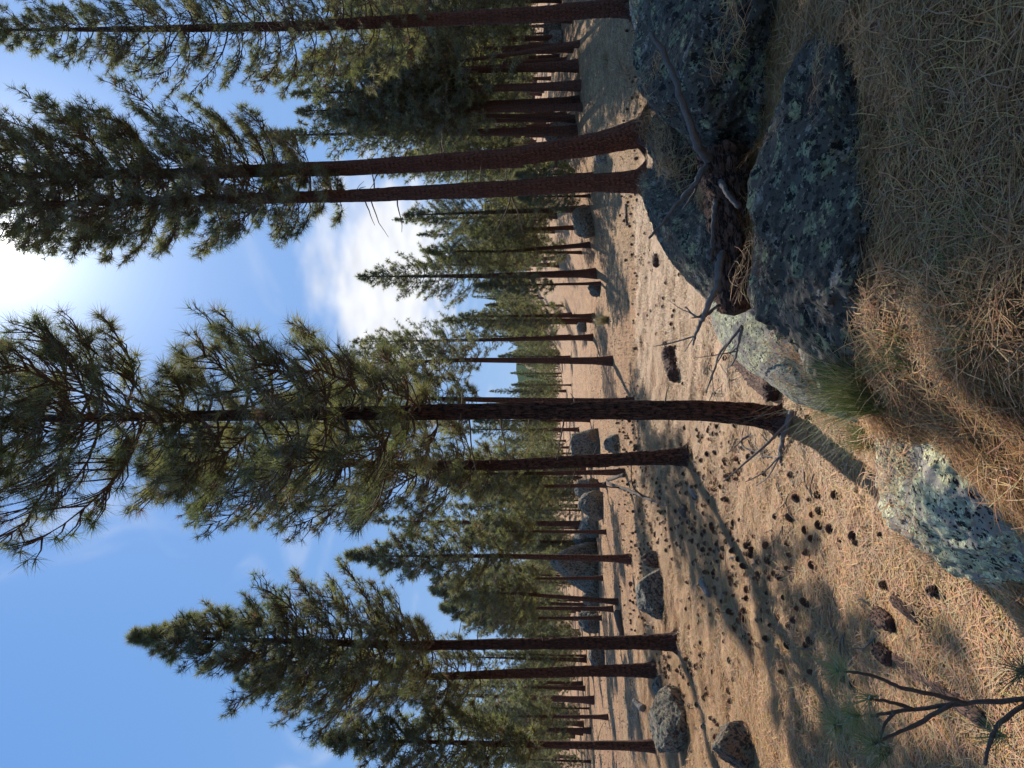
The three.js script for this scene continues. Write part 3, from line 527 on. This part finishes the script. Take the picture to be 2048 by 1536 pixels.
// ---------------------------------------------------------------- dead wood
const jitterPath = (pts, R, n = 4, amp = 0.012) => { const c = new THREE.CatmullRomCurve3(pts), out = c.getPoints(pts.length * n); return out.map((p, k) => (k && k < out.length - 1 ? p.add(new THREE.Vector3(R() - 0.5, R() - 0.5, R() - 0.5).multiplyScalar(amp)) : p)); };
function stickGeo(pts, r0, r1, seed, forks = 0) {
  const R = rng(seed), P = jitterPath(pts, R, 4, r0 * 0.5), A = new Acc(), n = P.length;
  A.tube(P, P.map((_, k) => lerp(r0, r1, k / (n - 1)) * (0.9 + 0.2 * R())), 8, { vPer: 2, bump: (a, l, r) => 0.12 * r * n3(a * 9, l * 22, seed) });
  for (let f = 0; f < forks; f++) {
    const k = 2 + ((R() * (n - 4)) | 0), d = P[k + 1].clone().sub(P[k - 1]).normalize().add(new THREE.Vector3(R() - 0.5, R() - 0.2, R() - 0.5).multiplyScalar(1.3)).normalize(), L = (0.08 + 0.25 * R()) * (r0 / 0.012), r = lerp(r0, r1, k / n) * 0.6;
    const q = [P[k], P[k].clone().addScaledVector(d, L * 0.5).add(new THREE.Vector3(R() - 0.5, R() - 0.5, R() - 0.5).multiplyScalar(L * 0.2)), P[k].clone().addScaledVector(d, L)];
    A.tube(jitterPath(q, R, 2, r * 0.6), Array.from({ length: 7 }, (_, i) => lerp(r, r * 0.35, i / 6)), 5, { vPer: 2 });
  }
  return A.geo(true);
}
const lifted = (px, py, up) => { const p = ground(px, py); p.y += up; return p; };
function stick(label, pts, r0, r1, seed, forks = 0, grp = null, mat = M.dead) { return tag(mesh('fallen_branch', stickGeo(pts, r0, r1, seed, forks), mat), label, 'branch', grp); }
function logGeo(a, b, r0, r1, seed, { flat = 1, seg = 36, rough = 0.14, n = 60 } = {}) {
  const R = rng(seed), A = new Acc(), P = [], rr = [], bend = new THREE.Vector3(R() - 0.5, 0, R() - 0.5).multiplyScalar(r0 * 0.8);
  for (let k = 0; k <= n; k++) { const t = k / n; P.push(a.clone().lerp(b, t).addScaledVector(bend, Math.sin(t * 3.14))); rr.push(lerp(r0, r1, t) * (k === 0 || k === n ? 0.8 : 1)); }
  A.tube(P, rr, seg, { bump: (u, l, r, nx, ny) => r * (rough * (bark.hei(u * 2, l * 1.3 + seed) - 0.5) * 1.6 + 0.22 * fbm3(Math.cos(u * 6.283) + seed, Math.sin(u * 6.283), l * 3, 3) + (l < 0.05 || l > a.distanceTo(b) - 0.05 ? -0.25 * Math.abs(n3(u * 12, seed, 3)) : 0) - (ny > 0 ? (1 - flat) * ny : 0)) });
  return A.geo(true);
}
{ // the fallen log between the dark boulders, with its bare branches
  const log = group('fallen_log'), D = (px, py, d) => atZ(px, py, -d), pts = [D(1442, 296, 4.75), D(1468, 625, 4.72)];
  mesh('log_trunk', logGeo(pts[0], pts[1], 0.155, 0.10, 5, { rough: 0.2 }), M.logbark, log);
  const br = (list, r0, r1, seed, forks = 0) => mesh('bare_branch', stickGeo(list.map((q) => D(...q)), r0, r1, seed, forks), M.dead, log);
  br([[1425, 322, 4.66], [1400, 300, 4.5], [1385, 262, 4.3], [1362, 195, 4.12], [1336, 122, 4.08], [1303, 66, 4.05]], 0.032, 0.014, 31);
  br([[1425, 325, 4.68], [1402, 345, 4.6], [1388, 372, 4.6], [1360, 402, 4.6], [1330, 440, 4.6], [1298, 476, 4.6]], 0.026, 0.008, 32, 1);
  br([[1440, 360, 4.62], [1452, 382, 4.5], [1462, 398, 4.45], [1478, 414, 4.4]], 0.022, 0.012, 33);
  br([[1432, 400, 4.6], [1428, 430, 4.56], [1424, 496, 4.55]], 0.018, 0.010, 34);
  br([[1450, 500, 4.66], [1440, 520, 4.55], [1436, 560, 4.55], [1420, 600, 4.6], [1404, 640, 4.7]], 0.026, 0.018, 35);
  br([[1404, 640, 4.7], [1392, 668, 4.8], [1386, 690, 4.9]], 0.016, 0.006, 36, 2);
  br([[1410, 628, 4.68], [1395, 634, 4.7], [1370, 614, 4.8]], 0.012, 0.005, 37, 2);
  br([[1406, 636, 4.7], [1430, 616, 4.7], [1456, 598, 4.72]], 0.014, 0.007, 38);
  br([[1420, 500, 4.6], [1418, 518, 4.58]], 0.026, 0.02, 39);
  tag(log, 'dark fallen log with bare grey branches lodged between the boulders', 'log');
}
const D = (px, py, d) => atZ(px, py, -d);
stick('slender bare branch propped off the grey slab, its tip over the meadow', [D(1484, 652, 5.1), D(1462, 680, 5.2), D(1442, 702, 5.3), D(1428, 740, 5.5), D(1412, 786, 5.7)], 0.014, 0.005, 41, 4);
stick('short crooked bare branch resting on the grey slab edge', [D(1484, 656, 5.1), D(1476, 690, 5.2), D(1468, 722, 5.4), D(1452, 738, 5.6)], 0.013, 0.005, 42, 3);
stick('curved grey stick lying on orange needles beside the slab', [lifted(1520, 683, 0.05), lifted(1532, 700, 0.06), lifted(1540, 722, 0.03)], 0.022, 0.012, 43, 1);
stick('long thin stick lying straight on the needles', [lifted(1476, 862, 0.02), lifted(1484, 900, 0.03), lifted(1490, 945, 0.03), lifted(1491, 990, 0.01)], 0.016, 0.007, 44, 1);
stick('forked grey branch lying by the curved foot of the straight pine', [lifted(1598, 822, 0.06), lifted(1592, 860, 0.1), lifted(1578, 895, 0.08), lifted(1570, 930, 0.04)], 0.035, 0.014, 45, 5);
stick('arched stick rooted in the needles by the curved pine foot', [lifted(1508, 868, 0.02), lifted(1505, 880, 0.12), lifted(1512, 895, 0.14), lifted(1524, 905, 0.02)], 0.016, 0.008, 46, 2);
stick('pale forked twig beside the thick grey branch', [lifted(1506, 918, 0.02), lifted(1540, 912, 0.06), lifted(1566, 916, 0.03)], 0.014, 0.007, 47, 3);
stick('long dead branch leaning from the reddish pine to the ground', [atZ(1248, 950, -20), lifted(1262, 962, 0.75), lifted(1290, 985, 0.3), lifted(1322, 1006, 0.05), lifted(1345, 1012, 0.02)], 0.06, 0.025, 48, 3, null, M.twig);
stick('thin grey stick on the needles near the shaded brown boulder', [lifted(1682, 1262, 0.02), lifted(1690, 1290, 0.03), lifted(1702, 1318, 0.02)], 0.012, 0.007, 49, 1);
stick('dark straight stick lying in the meadow past the pointed rock', [lifted(1254, 408, 0.03), lifted(1255, 450, 0.03)], 0.05, 0.035, 50, 0, null, M.twig);
{
  const R = rng(77);
  const spots = [[1470, 760, 40, 26], [1520, 880, 44, 40], [1420, 740, 25, 25], [1580, 1000, 60, 90], [1700, 1250, 90, 120], [1460, 1150, 60, 120]];
  for (let k = 0; k < 56; k++) {
    const [cx, cy, sx, sy] = spots[k % spots.length], px = cx + (R() + R() - 1) * sx, py = cy + (R() + R() - 1) * sy, a = ground(px, py), L = 0.12 + 0.35 * R(), t = R() * 6.28, w = (q, up) => { const x = a.x + Math.cos(t) * q + 0.06 * (R() - 0.5), z = a.z + Math.sin(t) * q + 0.06 * (R() - 0.5); return V(x, height(x, z) + up, z); };
    tag(mesh('twig', stickGeo([w(0, 0.02), w(L * 0.5, 0.06), w(L, 0.035)], 0.007 + 0.004 * R(), 0.003, 200 + k, R() < 0.5 ? 1 : 0), M.dead), 'small dead twig lying on the fallen needles', 'twig', 'twigs on the needle litter');
  }
}
const chunk = (label, a, b, r0, r1, seed, mat, o) => tag(mesh(o?.name ?? 'wood_chunk', logGeo(a, b, r0, r1, seed, { seg: 26, n: 34, ...o }), mat), label, 'log');
chunk('split grey bark slab with a hollow dark end near the straight pine', lifted(1488, 716, 0.09), lifted(1566, 782, 0.10), 0.10, 0.15, 51, M.logbark, { name: 'bark_slab', flat: 0.55 });
chunk('short weathered log lying on the open needles', lifted(1346, 700, 0.10), lifted(1362, 752, 0.10), 0.14, 0.15, 52, M.logbark, { name: 'short_log' });
chunk('thin dark log beside the short weathered log', lifted(1336, 684, 0.03), lifted(1338, 712, 0.03), 0.05, 0.05, 53, M.logbark, { name: 'short_log' });
chunk('rotten block of wood standing at the rock foot', lifted(1318, 512, 0.05), lifted(1322, 530, 0.1), 0.10, 0.08, 54, M.logbark);
chunk('pale split wood chunk among the cones', lifted(1412, 1160, 0.06), lifted(1428, 1190, 0.07), 0.07, 0.05, 55, M.dead);
chunk('pale splinter of wood beside the straight pine shadow', lifted(1388, 974, 0.06), lifted(1400, 996, 0.06), 0.05, 0.03, 56, M.dead);
chunk('dark rotten wood chunk on the shaded needles', lifted(1372, 1018, 0.05), lifted(1380, 1030, 0.06), 0.1, 0.08, 57, M.twig);
chunk('crumbling grey wood chunk half sunk in needles', lifted(1770, 1232, 0.05), lifted(1800, 1250, 0.05), 0.07, 0.05, 58, M.logbark);
chunk('curved weathered root piece below the pale slab', lifted(1800, 1196, 0.03), lifted(1848, 1242, 0.03), 0.05, 0.03, 59, M.logbark);
chunk('rotten bark lump beside the buried log', lifted(1770, 1300, 0.03), lifted(1795, 1318, 0.04), 0.07, 0.06, 60, M.logbark);
chunk('long grey log buried in needles with only its back showing', lifted(1700, 1250, 0.01), lifted(1985, 1440, 0.03), 0.025, 0.055, 61, M.logbark, { name: 'buried_log', n: 70 });
chunk('dark charred log lying across the far clearing', lifted(1240, 1225, 0.08), lifted(1248, 1270, 0.08), 0.14, 0.10, 62, M.twig, { name: 'short_log' });
chunk('pale fallen log behind the speckled boulder', lifted(1296, 1418, 0.12), lifted(1290, 1400, 0.3), 0.10, 0.05, 63, M.dead, { name: 'short_log' });

// ---------------------------------------------------------------- pine cones
const coneGeo = (() => {
  const A = new Acc(), n = 84, dark = [0.085, 0.042, 0.025], tipc = [0.27, 0.15, 0.085];
  for (let k = 0; k < n; k++) {
    const t = (k + 0.5) / n, y = -0.045 + 0.09 * t, r = 0.036 * Math.pow(Math.sin(Math.PI * (0.1 + 0.86 * t)), 0.75), a = k * 2.399963, el = lerp(-0.35, 1.0, t), ca = Math.cos(a), sa = Math.sin(a), w = 0.0095 * (0.6 + r / 0.05), L = r + 0.007;
    const p = (q, s, u) => [ca * q - sa * s, y + Math.sin(el) * q * 0.35 + u, sa * q + ca * s];
    const i0 = A.v(...p(0.004, 0, 0), ca, 0.3, sa, 0, 0, dark), i1 = A.v(...p(L * 0.75, -w, 0.003), ca, 0.5, sa, 0, 0, dark), i2 = A.v(...p(L * 0.75, w, 0.003), ca, 0.5, sa, 0, 0, dark), i3 = A.v(...p(L, 0, 0.007), ca, 0.5, sa, 0, 0, tipc), i4 = A.v(...p(L * 0.8, 0, -0.004), ca, -0.5, sa, 0, 0, dark);
    A.tri(i0, i2, i1); A.tri(i1, i2, i3); A.tri(i0, i1, i4); A.tri(i0, i4, i2); A.tri(i1, i3, i4); A.tri(i2, i4, i3);
  }
  const g = A.geo(); g.computeVertexNormals(); return g;
})();
{
  const R = rng(4242), list = [[1632, 1030], [1648, 1050], [1628, 1000], [1645, 990], [1650, 1022], [1588, 1035], [1690, 1080], [1718, 1072], [1725, 1085], [1770, 1070], [1880, 1182], [1715, 1370], [1585, 1110], [1700, 1360], [1620, 1205], [1790, 1500], [1780, 1170], [1595, 1240], [1620, 1290], [1630, 1345], [1510, 1100], [1545, 1090], [1580, 1090], [1680, 990], [1592, 948], [1494, 712], [1520, 740], [1528, 748], [1524, 736]];
  for (const [x, y, sx, sy, n] of [[1395, 1060, 45, 75, 46], [1440, 1130, 55, 90, 34], [1500, 1160, 50, 80, 20], [1420, 960, 40, 40, 30], [1480, 920, 40, 50, 18], [1380, 1340, 30, 45, 26], [1330, 1030, 20, 70, 30], [1335, 1330, 15, 30, 24], [1640, 1080, 40, 60, 8], [1560, 1180, 60, 130, 18], [1430, 870, 25, 30, 15], [1280, 440, 36, 190, 70], [1340, 640, 34, 100, 26], [1480, 700, 25, 40, 10], [1275, 150, 20, 90, 16], [1290, 1120, 36, 170, 150], [1260, 900, 30, 90, 90], [1420, 1460, 30, 70, 10], [1440, 1180, 110, 260, 90], [1400, 900, 70, 160, 40]])
    for (let k = 0; k < n; k++) list.push([x + (R() + R() + R() - 1.5) * 1.15 * sx, y + (R() + R() + R() - 1.5) * 1.15 * sy]);
  const spots = list.map(([px, py]) => ground(px, py)).filter((p) => p.z > -45 && inside(p.x, -p.z) < 0.4).sort((a, b) => b.z - a.z);
  const place = (p) => { const e = new THREE.Euler((R() - 0.5) * 1.2 + (R() < 0.7 ? 1.4 : 0), R() * 6.28, (R() - 0.5) * 0.8), s = 0.62 + 0.5 * R(); return [p.clone().add(V(0, 0.016 + 0.02 * s, 0)), new THREE.Quaternion().setFromEuler(e), s]; };
  const coneMats = [M.cone, M.cone, std({ vertexColors: true, roughness: 0.85, color: new THREE.Color().setRGB(1.5, 1.55, 1.6) }), std({ vertexColors: true, roughness: 0.8, color: new THREE.Color().setRGB(1.5, 1.15, 0.9) })];
  spots.slice(0, 300).forEach((p) => { const [q, r, s] = place(p), o = mesh('pine_cone', coneGeo, coneMats[(R() * 4) | 0]); o.position.copy(q); o.quaternion.copy(r); o.scale.set(s * (0.85 + 0.3 * R()), s * (0.85 + 0.5 * R()), s); tag(o, 'open brown pine cone lying on the needle litter', 'pine cone', 'fallen pine cones'); });
  const rest = spots.slice(300), im = new THREE.InstancedMesh(coneGeo, M.cone, rest.length); im.name = 'far_cone_scatter'; im.castShadow = im.receiveShadow = true;
  rest.forEach((p, k) => { const [q, r, s] = place(p); im.setMatrixAt(k, new THREE.Matrix4().compose(q, r, V(s, s, s).multiplyScalar(1.15))); });
  tag(im, 'scatter of small far pine cones on the clearing floor', 'pine cones', null, 'stuff');
}

// ---------------------------------------------------------------- grass
function bladeTuft(A, R, x, y, z, n, L, w, lean, cols, bx = 0, bz = 0, foot = 0.06) {
  for (let k = 0; k < n; k++) {
    const a = R() * 6.283, q = lean * (0.25 + 0.75 * R()), l = L * (0.5 + 0.6 * R()), fx = x + (R() - 0.5) * 2 * foot, fz = z + (R() - 0.5) * 2 * foot, fy = y, c0 = cols[(R() * cols.length) | 0], f = 0.75 + 0.5 * R(), c = c0.map((v) => v * f);
    const dx = Math.cos(a) * q + bx, dz = Math.sin(a) * q + bz, hx = -Math.sin(a), hz = Math.cos(a); let prev = null;
    for (let s = 0; s <= 4; s++) {
      const t = s / 4, px = fx + dx * l * t * (0.45 + 0.55 * t), py = fy + l * (t * (1 - 0.35 * Math.hypot(dx, dz) * t)), pz = fz + dz * l * t * (0.45 + 0.55 * t), ww = w * (1 - 0.85 * t) / 2;
      const i = A.v(px - hx * ww, py, pz - hz * ww, Math.cos(a), 0.4, Math.sin(a), 0, 0, c), j = A.v(px + hx * ww, py, pz + hz * ww, Math.cos(a), 0.4, Math.sin(a), 0, 0, c);
      if (prev) { A.tri(prev[0], prev[1], i); A.tri(prev[1], j, i); } prev = [i, j];
    }
  }
}
const GREEN = [[0.14, 0.21, 0.045], [0.18, 0.24, 0.05], [0.11, 0.17, 0.04], [0.24, 0.25, 0.08]], STRAW = [[0.42, 0.34, 0.19], [0.50, 0.41, 0.24], [0.36, 0.28, 0.15]];
function grassTuft(label, px, py, n, L, lean, cols, seed, { w = 0.004, foot = 0.07, straws = 0, strawL = 0.6, bx = 0, bz = 0 } = {}) {
  const p = ground(px, py), R = rng(seed), A = new Acc(), t = group('bunchgrass'); t.position.copy(p).y -= 0.01;
  bladeTuft(A, R, 0, 0, 0, n, L, w, lean, cols, bx, bz, foot); mesh('green_blades', A.flat(), M.grass, t, 'stuff');
  if (straws) { const S = new Acc(); bladeTuft(S, R, 0, 0, 0, straws, strawL, 0.0035, lean * 1.1, STRAW, bx, bz, foot); mesh('dry_stalks', S.flat(), M.grass, t, 'stuff'); }
  return tag(t, label, 'grass');
}
grassTuft('bright green bunchgrass with long dry stalks at the bank edge', 1752, 782, 520, 0.40, 0.75, GREEN, 301, { foot: 0.10, straws: 90, strawL: 0.66 });
grassTuft('darker green bunchgrass tuft below the bright one, over the orange needles', 1748, 876, 260, 0.30, 0.75, GREEN.slice(0, 3), 302, { foot: 0.07, straws: 34, strawL: 0.55 });
grassTuft('low green grass tuft beside the smooth grey slab', 1812, 690, 150, 0.20, 0.9, GREEN, 303, { foot: 0.10, straws: 20, strawL: 0.3 });
grassTuft('faint green grass tuft in needles below the big lichen boulder', 1900, 585, 130, 0.17, 1.0, GREEN, 304, { foot: 0.13, straws: 20, strawL: 0.26 });
grassTuft('green grass tuft in deep shade on the needle bank', 1985, 470, 110, 0.17, 1.0, GREEN, 305, { foot: 0.13 });
grassTuft('small green grass tuft in the shade of the tapering spine', 1850, 230, 90, 0.15, 1.0, GREEN, 306, { foot: 0.13 });
grassTuft('sparse grass tuft among needles past the lichen slab', 1960, 640, 90, 0.2, 1.0, GREEN, 307, { foot: 0.1, straws: 30, strawL: 0.34 });
grassTuft('thin dry grass leaning from the foot of the pale slab', 1860, 1090, 60, 0.25, 1.0, STRAW, 308, { straws: 20, strawL: 0.4 });
grassTuft('straw-coloured bunchgrass in the meadow before the far pines', 1216, 640, 240, 0.85, 0.75, [...STRAW, [0.30, 0.29, 0.10], [0.24, 0.25, 0.08]], 309, { w: 0.016, foot: 0.16 });
grassTuft('small straw tuft at the shaded edge of the meadow', 1214, 118, 120, 0.5, 0.7, STRAW, 310, { w: 0.015, foot: 0.2 });
{ // stray green and straw blades growing all over the bank, and short stubble on the meadow
  const R = rng(555), A = new Acc();
  for (let k = 0; k < 240; k++) { const x = -1.2 + 4.6 * R(), z = -1.0 - 3.4 * R(); bladeTuft(A, R, x, height(x, z), z, 5, 0.16, 0.003, 1.2, R() < 0.5 ? GREEN : STRAW, 0, 0, 0.08); }
  for (let k = 0; k < 5200; k++) { const px = 1190 + 190 * Math.pow(R(), 0.8), py = R() * 1150; const p = ground(px, py); if (inside(p.x, -p.z) > -0.2 || p.z < -42 || n2(p.x * 0.25, p.z * 0.25) < -0.35) continue; bladeTuft(A, R, p.x, p.y, p.z, 4, 0.12, 0.008 - 0.0003 * p.z, 0.9, R() < 0.14 ? [[0.20, 0.20, 0.08]] : STRAW, 0, 0, 0.12); }
  tag(mesh('grass_blades', A.flat(), M.grass), 'sparse short dry grass over the bank and meadow', 'grass', null, 'stuff');
}

// ---------------------------------------------------------------- needle litter, real needles near the camera
{
  const R = rng(808), tones = [[0.50, 0.27, 0.10], [0.54, 0.34, 0.15], [0.36, 0.18, 0.07], [0.42, 0.30, 0.18], [0.20, 0.11, 0.05], [0.56, 0.39, 0.20]];
  const clump = (seed, n, thick) => {
    const A = new Acc(), q = rng(seed);
    for (let k = 0; k < n; k++) {
      const a = q() * 6.283, L = 0.13 + 0.12 * q(), rr = 0.20 * Math.sqrt(q()), b = q() * 6.283, x = Math.cos(b) * rr, z = Math.sin(b) * rr, y0 = 0.003 + thick * q(), y1 = Math.max(0.002, y0 + (q() - 0.5) * 0.03), bow = (q() - 0.5) * 0.05, c = tones[(q() * tones.length) | 0].map((v, e) => v * (seed < 903 ? [0.86, 0.74, 0.56][e] : [1.0, 0.9, 0.76][e]) * (0.8 + 0.4 * q())), w = (seed < 903 ? 0.0028 : 0.0040) / 2, ca = Math.cos(a), sa = Math.sin(a); let prev = null;
      for (let s = 0; s <= 3; s++) { const t = s / 3 - 0.5, o = bow * (1 - 4 * t * t), px = x + ca * L * t - sa * o, pz = z + sa * L * t + ca * o, py = lerp(y0, y1, s / 3) + 0.006 * (1 - 4 * t * t), ww = s === 3 ? w * 0.4 : w, i = A.v(px + sa * ww, py, pz - ca * ww, sa * 0.5, 0.86, -ca * 0.5, 0, 0, c), j = A.v(px - sa * ww, py, pz + ca * ww, -sa * 0.5, 0.86, ca * 0.5, 0, 0, c); if (prev) { A.tri(prev[0], i, prev[1]); A.tri(prev[1], i, j); } prev = [i, j]; }
    }
    return A.flat();
  };
  const spots = [[], [], []];
  for (let k = 0; k < 9000; k++) {
    const d = 0.75 + 19 * Math.pow(R(), 1.35), x = (R() * 2 - 1) * (0.62 * d + 0.4); if (x > 6) continue;
    const p = V(x, height(x, -d), -d), i = inside(x, d); spots[i > 0.3 ? (R() < 0.75 ? 0 : 1) : 2].push(p);
  }
  { // drifts of needles caught on the rocks
    const rocks = scene.children.filter((o) => /^(lichen_boulder|lichen_slab|rock_slab)/.test(o.name)), rc = new THREE.Raycaster(), down = V(0, -1, 0);
    for (const o of rocks) { o.updateMatrixWorld(); o.geometry.computeBoundingBox(); const b = o.geometry.boundingBox, n = o.name.startsWith('rock_slab') ? 14 : 30;
      for (let k = 0; k < n; k++) {
        const x = o.position.x + lerp(b.min.x, b.max.x, R()), z = o.position.z + lerp(b.min.z, b.max.z, R()); rc.set(V(x, 5, z), down); const hit = rc.intersectObject(o)[0];
        if (!hit || hit.face.normal.y < 0.5 || hit.point.y < height(x, z)) continue;
        if (n2(x * 1.6, z * 1.6) > 0.15 || hit.point.y - height(x, z) < 0.16) { hit.point.onRock = hit.face.normal.clone(); spots[1].push(hit.point); }
      } }
  }
  spots.forEach((list, v) => {
    const im = new THREE.InstancedMesh(clump(901 + v, [95, 70, 60][v], [0.03, 0.02, 0.026][v]), M.litter, list.length), q = new THREE.Quaternion(), up = V(0, 1, 0), turn = new THREE.Quaternion(); im.name = 'fallen_needles'; im.castShadow = im.receiveShadow = true;
    list.forEach((p, k) => { q.setFromUnitVectors(up, p.onRock ?? slopeNormal(p.x, p.z)); turn.setFromAxisAngle(up, R() * 6.283); const s = (0.85 + 0.4 * R()) * (1 + 0.035 * Math.max(0, -p.z - 4)); im.setMatrixAt(k, new THREE.Matrix4().compose(p, q.clone().multiply(turn), V(s, s, s))); });
    tag(im, ['deep loose dry needles heaped on the bank', 'thin greyish dry needles lying on the bank', 'flat tan dry needles spread over the lower ground'][v], 'needles', null, 'stuff');
  });
}

{ // bark flakes, cone scales and broken bits strewn over the open floor
  const R = rng(313), A = new Acc(), bits = [];
  for (let f = 0; f < 5; f++) { const a = (f / 5) * 6.283, b = ((f + 1) / 5) * 6.283, i = A.v(0, 0.012, 0, 0, 1, 0), j = A.v(Math.cos(a) * 0.03, 0, Math.sin(a) * 0.016, 0, 1, 0), k = A.v(Math.cos(b) * 0.03, 0, Math.sin(b) * 0.016, 0, 1, 0); A.tri(i, k, j); }
  for (let k = 0; k < 20000; k++) { const d = 5 + 42 * Math.pow(R(), 1.3), x = (R() * 2 - 1) * 0.6 * d; if (inside(x, d) > 0 || n2(x * 0.4, d * 0.4) < -0.45) continue; bits.push(V(x, height(x, -d) + 0.003, -d)); }
  const im = new THREE.InstancedMesh(A.flat(), std({ roughness: 0.95 }), bits.length), c = new THREE.Color(); im.name = 'bark_flakes'; im.castShadow = im.receiveShadow = true;
  bits.forEach((p, k) => { const f = (0.5 + 0.9 * R()) * (1 - p.z * 0.012), q = new THREE.Quaternion().setFromEuler(new THREE.Euler((R() - 0.5) * 0.5, R() * 6.28, (R() - 0.5) * 0.5)); im.setMatrixAt(k, new THREE.Matrix4().compose(p, q, V(f, f * (0.6 + 1.4 * R()), f))); const t = R(); im.setColorAt(k, t < 0.55 ? c.setRGB(0.16, 0.09, 0.055) : t < 0.8 ? c.setRGB(0.30, 0.21, 0.14) : c.setRGB(0.46, 0.40, 0.32)); });
  tag(im, 'small brown bark flakes strewn over the open floor', 'bark', null, 'stuff');
}

// ---------------------------------------------------------------- pine sapling close by
{
  const t = group('pine_sapling'), R = rng(31), z = -2.35, root = atZ(2120, 1392, z); t.position.copy(root);
  const L = (px, py, dz = 0) => atZ(px, py, z + dz).sub(root);
  const stems = [
    [[L(2120, 1392), L(2000, 1402), L(1880, 1412), L(1770, 1428), L(1742, 1432)], 0.010, 0.005],
    [[L(1905, 1408), L(1830, 1450, 0.05), L(1772, 1476, 0.08), L(1745, 1490, 0.1)], 0.008, 0.004],
    [[L(1830, 1420), L(1770, 1402, 0.05), L(1740, 1398, 0.06)], 0.007, 0.004],
    [[L(1790, 1424, 0.02), L(1768, 1452, 0.04), L(1760, 1500, 0.05)], 0.006, 0.003],
    [[L(2060, 1400), L(1990, 1460, 0.1), L(1970, 1530, 0.15)], 0.009, 0.005],
    [[L(1800, 1375, 0.1), L(1740, 1350, 0.12), L(1690, 1343, 0.14)], 0.006, 0.004],
    [[L(1935, 1408), L(1870, 1390, 0.06), L(1800, 1375, 0.1)], 0.008, 0.006],
  ];
  for (const [pts, a, b] of stems) mesh('stem', stickGeo(pts, a, b, 600 + ((R() * 99) | 0), 0), M.dead, t);
  for (const [p, n] of [[L(1700, 1436), 46], [L(1665, 1452, 0.05), 40], [L(1742, 1490, 0.1), 34], [L(1760, 1510, 0.05), 26], [L(1672, 1342, 0.14), 30], [L(1990, 1475, 0.1), 24], [L(1735, 1398, 0.06), 20], [L(2040, 1345, 0.2), 26]]) {
    const A = new Acc(); tuft(A, p.x, p.y, p.z, -0.1, 0.85, 0.2, R, Math.round(n * 2.6), 0.16, 0.0046, 1.5, [0.22, 0.28, 0.10]); mesh('needle_tuft', A.flat(), M.needle, t);
  }
  tag(t, 'spindly young pine with bare grey stems and small green needle tufts', 'sapling');
}
renderer.render(scene, camera);
